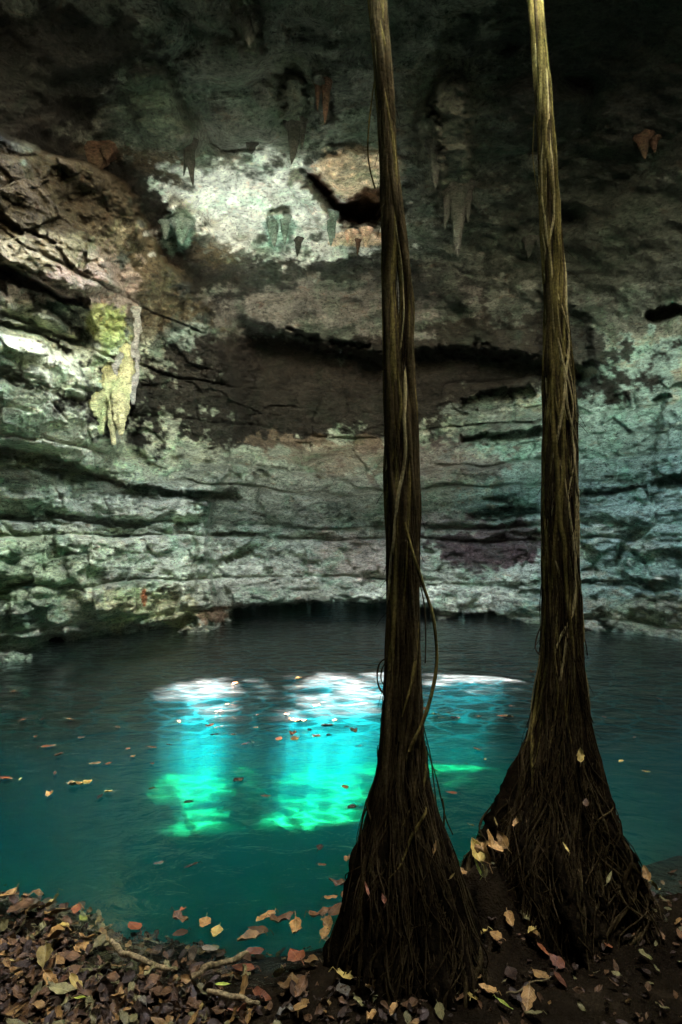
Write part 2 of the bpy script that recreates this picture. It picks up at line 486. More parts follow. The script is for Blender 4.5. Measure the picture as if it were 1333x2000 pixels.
# stone stains, with light and shade also painted into the tint
tint = np.tile(np.array([[0.42, 0.43, 0.33]]), (len(D), 1))
nz = fbm(B, (1.1, 1.1, 1.4), 5, 111); nz2 = fbm(B, (3, 3, 4), 4, 113); nz3 = fbm(B, (0.4, 0.4, 0.4), 3, 117); nz4 = fbm(B, (8, 8, 11), 3, 119)
def paint(w, col):
    global tint
    w = np.clip(w, 0, 1)[:, None]
    tint = tint * (1 - w) + np.array([col]) * w
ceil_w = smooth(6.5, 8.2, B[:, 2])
paint(ceil_w * 0.9, (0.095, 0.095, 0.08))  # ceiling darkened in the tint to stand for its shade
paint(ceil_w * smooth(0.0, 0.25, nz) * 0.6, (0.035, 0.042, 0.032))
def blob(u0, v0, ru, rv, col, s=0.8, n=0.6):
    q = np.hypot((U - u0) / ru, (Vv - v0) / rv) + n * nz + 0.8 * n * nz2 + 0.25 * nz4
    paint(s * (1 - smooth(0.72, 0.98, q)), col)
blob(1180, 950, 330, 330, (0.34, 0.50, 0.44), 0.8, 0.5)       # blue-green tint on the right wall
blob(160, 820, 280, 250, (0.78, 0.77, 0.56), 0.85)  # stronger light on the left wall painted in, this and the next blob
blob(200, 1050, 330, 160, (0.70, 0.74, 0.54), 0.8)
blob(40, 1100, 170, 130, (0.33, 0.42, 0.24), 0.7)
blob(230, 1000, 260, 70, (0.42, 0.45, 0.38), 0.6)
blob(280, 1185, 150, 45, (0.66, 0.62, 0.36), 0.8)
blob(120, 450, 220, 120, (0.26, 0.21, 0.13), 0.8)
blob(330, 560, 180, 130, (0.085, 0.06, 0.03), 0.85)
blob(180, 360, 220, 90, (0.07, 0.048, 0.025), 0.85)  # upper left mass dimmed by painted shade
blob(60, 150, 300, 150, (0.018, 0.017, 0.014), 0.93)  # painted shade for the black upper left corner
blob(1250, 130, 420, 280, (0.025, 0.025, 0.02), 0.9)  # upper right corner blackened with painted shade
blob(1200, 440, 340, 170, (0.035, 0.038, 0.028), 0.92)  # the same painted shade carried further down the right
blob(110, 385, 280, 95, (0.05, 0.036, 0.02), 0.88, 0.4)  # more shade painted over the upper left mass
blob(640, 560, 340, 75, (0.03, 0.03, 0.026), 0.92, 0.3)  # painted dark band below the bright ceiling patch, in place of shade
blob(370, 660, 60, 50, (0.26, 0.30, 0.26), 0.7)
blob(110, 560, 140, 40, (0.42, 0.28, 0.25), 0.5)
blob(215, 560, 60, 90, (0.40, 0.30, 0.25), 0.7)
blob(210, 640, 50, 60, (0.45, 0.46, 0.16), 0.8)
blob(600, 760, 500, 130, (0.02, 0.015, 0.011), 0.97, 0.45)  # shadow of the recess painted onto its rock, next blob too
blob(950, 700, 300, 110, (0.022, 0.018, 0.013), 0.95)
blob(980, 820, 130, 50, (0.22, 0.25, 0.21), 0.6)
blob(620, 960, 130, 60, (0.36, 0.31, 0.26), 0.5)
blob(720, 1090, 520, 110, (0.66, 0.68, 0.56), 0.6)  # lower far wall painted lighter, as if better lit
blob(640, 960, 260, 70, (0.52, 0.50, 0.40), 0.6)
blob(700, 1080, 110, 60, (0.62, 0.50, 0.42), 0.7)
blob(930, 1060, 130, 50, (0.16, 0.10, 0.10), 0.85, 0.9)
blob(930, 1090, 100, 30, (0.15, 0.10, 0.10), 0.8, 0.9)
blob(860, 1020, 90, 25, (0.5, 0.4, 0.36), 0.6)
blob(860, 910, 140, 45, (0.25, 0.17, 0.15), 0.6, 0.9)
blob(650, 890, 160, 40, (0.30, 0.22, 0.15), 0.6, 0.9)
blob(1280, 1200, 130, 40, (0.42, 0.36, 0.24), 0.6)
blob(850, 1165, 180, 20, (0.72, 0.75, 0.62), 0.8)
blob(560, 1150, 170, 22, (0.40, 0.40, 0.33), 0.6)
blob(425, 1200, 45, 25, (0.40, 0.22, 0.13), 0.8)
bh = smooth(-8, 6, U - uo) * (1 - smooth(40, 110, U - uo)) * (Vv < 640) * (Vv > 150); paint(0.93 * bh, (0.018, 0.016, 0.013))  # shade painted along the ceiling behind the left overhang
blob(560, 400, 250, 100, (0.80, 0.78, 0.73), 0.85, 0.6)       # reflected sun patch painted pale on the ceiling, with the next blob
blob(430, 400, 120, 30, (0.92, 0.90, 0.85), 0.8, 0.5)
blob(700, 335, 95, 60, (0.85, 0.62, 0.45), 0.95, 0.2)  # orange rim stone, with the light on it painted in, next blob too
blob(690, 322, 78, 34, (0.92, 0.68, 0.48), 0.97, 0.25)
paint(0.97 * smooth(-4, 6, hol_d), (0.10, 0.042, 0.018))  # darkness inside the hollow painted over the cut
blob(282, 1168, 8, 20, (0.72, 0.24, 0.11), 0.95, 0.15)
blob(700, 468, 60, 14, (0.72, 0.48, 0.32), 0.8, 0.5)
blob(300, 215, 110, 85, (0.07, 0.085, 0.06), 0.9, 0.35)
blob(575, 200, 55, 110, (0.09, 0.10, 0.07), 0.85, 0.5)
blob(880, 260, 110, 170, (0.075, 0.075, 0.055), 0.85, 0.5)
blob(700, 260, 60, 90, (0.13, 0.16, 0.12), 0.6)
blob(545, 450, 40, 40, (0.24, 0.36, 0.30), 0.8, 0.4)
blob(350, 450, 35, 50, (0.16, 0.26, 0.20), 0.8, 0.4)
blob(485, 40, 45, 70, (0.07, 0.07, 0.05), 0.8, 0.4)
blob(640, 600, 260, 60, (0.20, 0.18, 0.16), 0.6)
blob(250, 1130, 60, 20, (0.2, 0.21, 0.18), 0.6)
blob(120, 1200, 120, 30, (0.22, 0.25, 0.2), 0.6)
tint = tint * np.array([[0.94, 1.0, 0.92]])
F = grid_faces(nr, nc, keep, wrap=True)
# ceiling and walls are two structures that meet along one line
fz = B[F].mean(1)
isceil = (fz[:, 2] > 8.0) & ~((U[F].mean(1) < uo[F].mean(1)) & (Vv[F].mean(1) < 900))
def submesh(F, name):
    used, inv = np.unique(F.ravel(), return_inverse=True)
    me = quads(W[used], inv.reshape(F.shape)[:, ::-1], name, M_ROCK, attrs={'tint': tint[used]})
    return me
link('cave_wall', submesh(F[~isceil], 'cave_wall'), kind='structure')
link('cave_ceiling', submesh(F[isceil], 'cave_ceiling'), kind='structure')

from mathutils.bvhtree import BVHTree
T1g = T1.reshape(nr, nc)
def surf(px, py):
    """point of the rock seen at a photograph pixel"""
    d = ray(px, py); d = d / np.linalg.norm(d)
    a = math.atan2(d[0], d[1]); e = math.asin(d[2])
    j = int(np.argmin(np.abs(AZ - a))); i = int(np.argmin(np.abs(EL - e)))
    return O + d * T1g[i, j], d

# the shaft of rock round the opening, up to the forest floor
def build_shaft():
    n = 180; rows = 26
    th = np.linspace(0, 2 * np.pi, n, endpoint=False)
    V = []
    for k in range(rows):
        z = 9.6 + k * 0.175
        s = np.sqrt(1 + 0.12 * np.sin(3 * th + 1) + 0.07 * np.sin(7 * th)) * (1.03 + 0.02 * k * 0.3)
        P = np.stack([hx + ha * s * np.cos(th), hy + hb * s * np.sin(th), np.full(n, z)], 1)
        r = 0.30 * fbm(P, (0.9, 0.9, 2.0), 4, 131)
        P[:, 0] += r * np.cos(th); P[:, 1] += r * np.sin(th)
        V.append(P)
    me = quads(np.concatenate(V), grid_faces(rows, n, wrap=True), 'skylight_shaft', M_ROCK,
               attrs={'tint': np.tile([[0.3, 0.3, 0.25]], (n * rows, 1))})
    link('skylight_shaft', me, kind='structure')
    # forest floor above the cave
    m, nt, b = new_mat('forest_soil')
    p = mapped(nt); nn = noise_node(nt, p, 2.0, 8)
    r = ramp(nt, nn.outputs['Fac'], [(0.3, (0.01, 0.01, 0.006)), (0.7, (0.04, 0.036, 0.02))])
    nt.links.new(r.outputs[0], b.inputs['Base Color']); b.inputs['Roughness'].default_value = 1
    V = []
    rr = [1.0, 1.3, 1.8, 2.6, 4, 7, 14]
    for k, s0 in enumerate(rr):
        s = np.sqrt(1 + 0.12 * np.sin(3 * th + 1) + 0.07 * np.sin(7 * th)) * s0
        P = np.stack([hx + ha * s * np.cos(th), hy + hb * s * np.sin(th), np.full(n, 13.9)], 1)
        P[:, 2] += 0.2 * fbm(P, (0.5, 0.5, 0.5), 3, 7) + min(0.5, 0.1 * k)
        V.append(P)
    link('forest_floor', quads(np.concatenate(V), grid_faces(len(rr), n, wrap=True), 'forest_floor', m), kind='structure')
build_shaft()

# ------------------------------------------------------------------ bank and lake bed
def shore_y(x):
    """y of the water's edge by x"""
    xs = [-12, -4.0, -2.33, -1.9, -1.42, -1.1, -0.7, -0.35, 0.0, 0.33, 0.8, 1.2, 1.9, 2.3, 2.8, 4, 12]
    ys = [7.0, 5.0, 4.32, 4.18, 3.88, 3.78, 3.62, 3.66, 3.8, 4.1, 4.2, 4.6, 4.6, 4.75, 5.0, 5.6, 8.0]
    return np.interp(x, xs, ys)

def ground_z(x, y):
    x = np.asarray(x, float); y = np.asarray(y, float)
    P = np.stack([x, y, x * 0], -1).reshape(-1, 3)
    d = shore_y(x) - y
    wob = (0.10 * fbm(P, (1.5, 1.5, 1), 3, 201)).reshape(x.shape)
    d = d + wob
    up = 0.16 * (1 - np.exp(-np.maximum(d, 0) / 0.35)) + 0.05 * np.maximum(d, 0)
    left = smooth(-0.5, -1.7, x)
    up = up * (0.35 + 0.35 * left) 
    w = np.maximum(-d, 0)
    down = -np.interp(w, [0, 0.35, 0.8, 1.6, 3.0, 4.5, 9, 30], [0, 0.05, 0.22, 1.0, 1.6, 1.75, 1.9, 3.0])
    z = up + down
    # mounds of rooty soil
    z = z + 0.40 * np.exp(-(((x - 0.86) / 0.24) ** 2 + ((y - 4.22) / 0.22) ** 2)) + 0.12 * np.exp(-(((x - 0.35) / 0.5) ** 2 + ((y - 3.85) / 0.4) ** 2)) \
        + 0.16 * np.exp(-(((x - 1.5) / 0.6) ** 2 + ((y - 4.35) / 0.42) ** 2))
    far = (0.16 * fbm(P, (0.5, 0.5, 1), 4, 205)).reshape(x.shape) * smooth(1.0, 3.0, w)
    near = (0.03 * fbm(P, (4, 4, 1), 4, 207)).reshape(x.shape)
    return z + far + near

def terrain():
    xs = np.concatenate([np.linspace(-14, -3.6, 40, endpoint=False), np.linspace(-3.6, 3.8, 260, endpoint=False), np.linspace(3.8, 15, 45)])
    ys = np.concatenate([np.linspace(-5, 2.2, 24, endpoint=False), np.linspace(2.2, 6.4, 170, endpoint=False), np.linspace(6.4, 30, 110)])
    X, Y = np.meshgrid(xs, ys)
    Z = ground_z(X, Y)
    V = np.stack([X, Y, Z], -1).reshape(-1, 3)
    m, nt, b = new_mat('bank_soil_and_lake_bed')
    p = mapped(nt)
    n1 = noise_node(nt, p, 3, 8, 0.7); n2 = noise_node(nt, p, 30, 6, 0.7)
    soil = ramp(nt, n1.outputs['Fac'], [(0.3, (0.004, 0.003, 0.002)), (0.55, (0.012, 0.009, 0.005)), (0.72, (0.03, 0.023, 0.013))])
    bed = ramp(nt, n1.outputs['Fac'], [(0.3, (0.025, 0.036, 0.019)), (0.7, (0.045, 0.058, 0.030))])
    geo = nt.nodes.new('ShaderNodeSeparateXYZ'); tc = nt.nodes.new('ShaderNodeNewGeometry'); nt.links.new(tc.outputs['Position'], geo.inputs[0])
    mr = nt.nodes.new('ShaderNodeMapRange'); mr.inputs[1].default_value = -0.25; mr.inputs[2].default_value = -1.3
    zz = math_n(nt, 'MULTIPLY_ADD', n1.outputs['Fac'], 0.3, geo.outputs['Z'])
    nt.links.new(zz, mr.inputs[0])
    col = mixc(nt, mr.outputs[0], soil.outputs[0], bed.outputs[0])
    nt.links.new(col, b.inputs['Base Color']); b.inputs['Roughness'].default_value = 0.9; b.inputs['Specular IOR Level'].default_value = 0.0
    bp = nt.nodes.new('ShaderNodeBump'); bp.inputs['Distance'].default_value = 0.05
    h = math_n(nt, 'MULTIPLY_ADD', n1.outputs['Fac'], 1.5, n2.outputs['Fac'])
    nt.links.new(h, bp.inputs['Height']); nt.links.new(bp.outputs[0], b.inputs['Normal'])
    link('ground', quads(V, grid_faces(len(ys), len(xs)), 'ground', m), kind='structure')
terrain()

# ------------------------------------------------------------------ water
def water():
    m = bpy.data.materials.new('cenote_water'); m.use_nodes = True
    nt = m.node_tree; nt.nodes.clear()
    out = nt.nodes.new('ShaderNodeOutputMaterial')
    p = mapped(nt, (1, 1.25, 1))
    n1 = noise_node(nt, p, 0.8, 3, 0.5, 0.4); n2 = noise_node(nt, p, 3.4, 4, 0.55, 0.6)
    geo = nt.nodes.new('ShaderNodeNewGeometry'); sep = nt.nodes.new('ShaderNodeSeparateXYZ'); nt.links.new(geo.outputs['Position'], sep.inputs[0])
    h = math_n(nt, 'MULTIPLY_ADD', n1.outputs['Fac'], 2.0, n2.outputs['Fac'])
    bp = nt.nodes.new('ShaderNodeBump'); bp.inputs['Strength'].default_value = 1.0; bp.inputs['Distance'].default_value = 0.05
    ws = nt.nodes.new('ShaderNodeMapRange'); ws.inputs[1].default_value = 5.0; ws.inputs[2].default_value = 12.0; ws.inputs[3].default_value = 0.25; ws.inputs[4].default_value = 1.0
    nt.links.new(sep.outputs['Y'], ws.inputs[0]); nt.links.new(ws.outputs[0], bp.inputs['Strength'])
    nt.links.new(h, bp.inputs['Height'])
    gl = nt.nodes.new('ShaderNodeBsdfGlossy'); gl.inputs['Roughness'].default_value = 0.2
    rgh = nt.nodes.new('ShaderNodeMapRange'); rgh.inputs[1].default_value = 7.0; rgh.inputs[2].default_value = 10.5; rgh.inputs[3].default_value = 0.05; rgh.inputs[4].default_value = 0.17
    nt.links.new(sep.outputs['Y'], rgh.inputs[0]); nt.links.new(rgh.outputs[0], gl.inputs['Roughness'])
    gl.distribution = 'GGX'; gl.inputs['Color'].default_value = (0.86, 0.95, 0.97, 1)
    nt.links.new(bp.outputs[0], gl.inputs['Normal'])
    tr = nt.nodes.new('ShaderNodeBsdfTransparent')
    # caustic web painted into the transmission colour, standing in for refraction
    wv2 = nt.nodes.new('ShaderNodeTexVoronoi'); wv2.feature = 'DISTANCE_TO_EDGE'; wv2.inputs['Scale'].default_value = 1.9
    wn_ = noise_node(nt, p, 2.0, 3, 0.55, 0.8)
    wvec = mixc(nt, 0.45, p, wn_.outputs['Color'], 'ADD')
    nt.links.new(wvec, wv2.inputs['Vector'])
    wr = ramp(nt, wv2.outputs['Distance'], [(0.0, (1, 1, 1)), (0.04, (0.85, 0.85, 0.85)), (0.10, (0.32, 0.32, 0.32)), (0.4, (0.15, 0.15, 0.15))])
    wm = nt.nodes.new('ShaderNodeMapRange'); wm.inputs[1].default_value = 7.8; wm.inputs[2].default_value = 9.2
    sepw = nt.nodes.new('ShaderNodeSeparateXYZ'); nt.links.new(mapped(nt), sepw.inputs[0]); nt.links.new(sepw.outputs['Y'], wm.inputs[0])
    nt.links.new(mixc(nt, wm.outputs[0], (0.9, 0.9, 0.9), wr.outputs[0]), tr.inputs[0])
    fr = nt.nodes.new('ShaderNodeFresnel'); fr.inputs[0].default_value = 1.5
    nt.links.new(bp.outputs[0], fr.inputs['Normal'])
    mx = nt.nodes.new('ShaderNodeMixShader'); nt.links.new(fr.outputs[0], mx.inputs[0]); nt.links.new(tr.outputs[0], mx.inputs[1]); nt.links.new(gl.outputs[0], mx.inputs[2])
    # thin film of pollen and dust floating on the surface, in drifting streaks
    df = nt.nodes.new('ShaderNodeBsdfDiffuse'); df.inputs[0].default_value = (0.75, 0.75, 0.72, 1)
    pf = mapped(nt, (1, 2.0, 1))
    d1 = noise_node(nt, pf, 1.9, 8, 0.75, 1.2); d2 = noise_node(nt, pf, 60, 2, 0.6)
    r1 = ramp(nt, d1.outputs['Fac'], [(0.46, (0.00004, 0.00004, 0.00004)), (0.53, (0.0007, 0.0007, 0.0007)), (0.64, (0.012, 0.012, 0.012))])
    r2 = ramp(nt, d2.outputs['Fac'], [(0.45, (0.25, 0.25, 0.25)), (0.62, (1, 1, 1)), (0.68, (3, 3, 3))])
    film = math_n(nt, 'MULTIPLY', r1.outputs[0], r2.outputs[0])
    far = nt.nodes.new('ShaderNodeMapRange'); far.inputs[1].default_value = 9.3; far.inputs[2].default_value = 10.6; far.inputs[3].default_value = 0.02; far.inputs[4].default_value = 1.0
    nt.links.new(sep.outputs['Y'], far.inputs[0])
    film = math_n(nt, 'MULTIPLY', film, far.outputs[0])
    mx2 = nt.nodes.new('ShaderNodeMixShader'); nt.links.new(film, mx2.inputs[0]); nt.links.new(mx.outputs[0], mx2.inputs[1]); nt.links.new(df.outputs[0], mx2.inputs[2])
    # the box's underside and sides are hidden by rock: fully transparent there
    isup = math_n(nt, 'GREATER_THAN', sep.outputs['Z'], -0.5)
    tr2 = nt.nodes.new('ShaderNodeBsdfTransparent')
    mx3 = nt.nodes.new('ShaderNodeMixShader'); nt.links.new(isup, mx3.inputs[0]); nt.links.new(tr2.outputs[0], mx3.inputs[1]); nt.links.new(mx2.outputs[0], mx3.inputs[2])
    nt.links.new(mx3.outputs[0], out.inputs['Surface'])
    va = nt.nodes.new('ShaderNodeVolumeAbsorption'); va.inputs['Color'].default_value = (0.0, 0.77, 0.71, 1); va.inputs['Density'].default_value = 0.78
    vs = nt.nodes.new('ShaderNodeVolumeScatter'); vs.inputs['Color'].default_value = (0.03, 0.70, 0.92, 1); vs.inputs['Density'].default_value = 0.058
    vs.inputs['Anisotropy'].default_value = 0.35
    ad = nt.nodes.new('ShaderNodeAddShader'); nt.links.new(va.outputs[0], ad.inputs[0]); nt.links.new(vs.outputs[0], ad.inputs[1])
    nt.links.new(ad.outputs[0], out.inputs['Volume'])
    me = bpy.data.meshes.new('water')
    n = 90; th = np.linspace(0, 2 * np.pi, n, endpoint=False)
    r = plan_r(th) + 6.0
    ring = np.stack([CX + r * np.sin(th), CY + r * np.cos(th)], 1)
    V = [(x, y, 0.0) for x, y in ring] + [(x, y, -7.0) for x, y in ring]
    F = [list(range(n))[::-1], [n + k for k in range(n)]] + [[k, (k + 1) % n, n + (k + 1) % n, n + k] for k in range(n)]
    me.from_pydata(V, [], F); me.update(); me.materials.append(m)
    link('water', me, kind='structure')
water()

# ------------------------------------------------------------------ unseen canopy added over the opening to shape sun and sky light
GAPS = [  # patches of sun on the pool: pixel centre, half sizes in px, in the photograph
    (588, 1303, 36, 7), (640, 1334, 76, 22), (710, 1350, 60, 26), (610, 1364, 56, 16), (745, 1322, 40, 16), (392, 1352, 86, 26), (330, 1358, 30, 10),
    (445, 1345, 30, 7), (612, 1394, 92, 26), (398, 1394, 66, 22), (706, 1392, 56, 24), (930, 1322, 100, 13), (985, 1308, 45, 8), (860, 1335, 40, 10), (110, 1306, 18, 5), (835, 1300, 25, 4), (790, 1340, 26, 9), (660, 1312, 30, 5)]
def gap_value(x, y):
    """above 0 where sun reaches the water"""
    best = np.full(len(x), -9.0)
    for gu, gv, ru, rv in GAPS:
        c = at_z(gu, gv); e1 = at_z(gu + ru, gv); e2 = at_z(gu, gv + rv); e3 = at_z(gu, gv - rv)
        rx = abs(e1[0] - c[0]); ry = abs(e3[1] - e2[1]) / 2; cy_ = (e3[1] + e2[1]) / 2
        best = np.maximum(best, 1 - np.hypot((x - c[0]) / rx, (y - cy_) / ry))
    return best
def canopy():
    g = np.random.default_rng(11)
    n = 150000
    z = g.uniform(20, 24, n)
    k = -SUN_TRAVEL.z
    wx = g.uniform(-10.5, 6.6, n); wy = g.uniform(1.0, 18.5, n)
    P0 = np.stack([wx, wy, wx * 0], 1)
    gv = gap_value(wx, wy) + 0.55 * fbm(P0, (1.4, 1.4, 1), 3, 301) + 0.5 * fbm(P0, (3.6, 3.6, 1), 2, 305) + 0.1
    thin = np.clip(1.0 - np.hypot((wx - 0.1) / 4.3, (wy - 11.7) / 1.9), 0, 1)       # canopy thinned here to widen the dappled glow on the bed
    keep_p = np.clip((0.42 - gv) * 0.75, 0, 1)
    keep_p = np.where(gv < -0.25, 1.0 - 0.82 * smooth(0, 0.45, thin), keep_p)
    ok = g.random(n) < keep_p
    wx, wy, z = wx[ok], wy[ok], z[ok]; n = len(z)
    x = wx - SUN_TRAVEL.x / k * z; y = wy - SUN_TRAVEL.y / k * z
    c = np.stack([x, y, z], 1)
    a = g.normal(size=(n, 3)); a[:, 2] *= 0.35; a /= np.linalg.norm(a, axis=1)[:, None]
    b = np.cross(a, g.normal(size=(n, 3)) * [0.4, 0.4, 0.4] + [0, 0, 1.0]); b /= np.linalg.norm(b, axis=1)[:, None]
    L = g.uniform(0.14, 0.24, n)[:, None]; Wd = L * 0.42
    V = np.stack([c - a * L, c + b * Wd, c + a * L, c - b * Wd], 1).reshape(-1, 3)
    F = np.arange(n * 4).reshape(n, 4)
    # further leaves added on the far side to block skylight
    n2 = 22000
    c2 = np.stack([g.uniform(-14, 18, n2), g.uniform(-14, 23, n2), g.uniform(20, 24, n2)], 1)
    fx = c2[:, 0] + SUN_TRAVEL.x / k * c2[:, 2]; fy = c2[:, 1] + SUN_TRAVEL.y / k * c2[:, 2]
    out_ = ~((fx > -10.6) & (fx < 6.7) & (fy > 0.9) & (fy < 18.6)) & (c2[:, 1] > 6) & (c2[:, 1] < 16) & (np.abs(c2[:, 0] - 1) < 9)
    c2 = c2[out_]; n2 = len(c2)
    a2 = g.normal(size=(n2, 3)); a2 /= np.linalg.norm(a2, axis=1)[:, None]
    b2 = np.cross(a2, g.normal(size=(n2, 3))); b2 /= np.linalg.norm(b2, axis=1)[:, None]
    V2 = np.stack([c2 - a2 * 0.42, c2 + b2 * 0.2, c2 + a2 * 0.42, c2 - b2 * 0.2], 1).reshape(-1, 3)
    V = np.concatenate([V, V2]); F = np.arange(len(V)).reshape(-1, 4)
    m, nt, bb = new_mat('canopy_leaf')
    bb.inputs['Base Color'].default_value = (0.02, 0.038, 0.01, 1); bb.inputs['Roughness'].default_value = 0.6
    link('light_shaping_canopy', quads(V, F, 'light_shaping_canopy', m), kind='stuff')
canopy()

# ------------------------------------------------------------------ small builders
class Buf:
    def __init__(self): self.V = []; self.F = []; self.n = 0
    def add(self, V, F):
        self.V.append(np.asarray(V, float)); self.F.append(np.asarray(F) + self.n); self.n += len(V)
    def tube(self, P, R, sides=6, cap=True):
        P = np.asarray(P, float); n = len(P); R = np.broadcast_to(np.asarray(R, float), (n,))
        T = np.gradient(P, axis=0); T /= np.linalg.norm(T, axis=1)[:, None] + 1e-9
        mean = np.abs(T).mean(0); ref = np.zeros(3); ref[int(np.argmin(mean))] = 1
        A = np.cross(T, ref); A /= np.linalg.norm(A, axis=1)[:, None] + 1e-9
        Bn = np.cross(T, A)
        th = np.linspace(0, 2 * np.pi, sides, endpoint=False)
        V = P[:, None, :] + R[:, None, None] * (np.cos(th)[None, :, None] * A[:, None, :] + np.sin(th)[None, :, None] * Bn[:, None, :])
        self.add(V.reshape(-1, 3), grid_faces(n, sides, wrap=True))
    def mesh(self, name, mat, **kw):
        return quads(np.concatenate(self.V), np.concatenate(self.F), name, mat, **kw)

def bark_material(name, dark, light, rough=0.8, scale=30):
    m, nt, b = new_mat(name)
    p = mapped(nt, (1, 1, 0.12)); p2 = mapped(nt)
    n1 = noise_node(nt, p, scale, 6, 0.7, 0.3); n2 = noise_node(nt, p2, 3.0, 4, 0.6); n3 = noise_node(nt, p2, 60, 4, 0.6)
    r = ramp(nt, n1.outputs['Fac'], [(0.32, dark), (0.68, light)])
    r2 = ramp(nt, n2.outputs['Fac'], [(0.35, (0.45, 0.45, 0.42)), (0.62, (1.1, 1.1, 1.1))])
    r3 = ramp(nt, n3.outputs['Fac'], [(0.35, (0.6, 0.6, 0.6)), (0.65, (1.2, 1.2, 1.2))])
    col = mixc(nt, 1.0, mixc(nt, 1.0, r.outputs[0], r2.outputs[0], 'MULTIPLY'), r3.outputs[0], 'MULTIPLY')
    nt.links.new(col, b.inputs['Base Color']); b.inputs['Roughness'].default_value = rough
    b.inputs['Specular IOR Level'].default_value = 0.0
    bp = nt.nodes.new('ShaderNodeBump'); bp.inputs['Distance'].default_value = 0.012
    nt.links.new(math_n(nt, 'MULTIPLY_ADD', n3.outputs['Fac'], 0.5, n1.outputs['Fac']), bp.inputs['Height']); nt.links.new(bp.outputs[0], b.inputs['Normal'])
    return m
M_STRAND = bark_material('root_bark_olive', (0.016, 0.013, 0.004), (0.14, 0.115, 0.035))
M_STRAND2 = bark_material('root_bark_brown', (0.010, 0.0075, 0.0035), (0.06, 0.046, 0.02))
M_STRAND3 = bark_material('root_bark_pale', (0.10, 0.085, 0.035), (0.33, 0.28, 0.13))
M_FOOT = bark_material('root_bark_wet', (0.005, 0.004, 0.002), (0.035, 0.026, 0.012))
M_DARK = bark_material('wet_dark_rootlets', (0.002, 0.0016, 0.001), (0.012, 0.009, 0.005))
M_FINE = bark_material('fine_rootlets', (0.006, 0.0045, 0.0025), (0.045, 0.034, 0.016))

# ------------------------------------------------------------------ hanging root columns
def profile(rows, Y):
    z = []; cx = []; r = []
    for v, a, b in rows:
        A = at_y(a, v, Y); Bp = at_y(b, v, Y)
        z.append(A[2]); cx.append((A[0] + Bp[0]) / 2); r.append((Bp[0] - A[0]) / 2)
    z, cx, r = (np.array(q)[::-1] for q in (z, cx, r))
    return z, cx, r

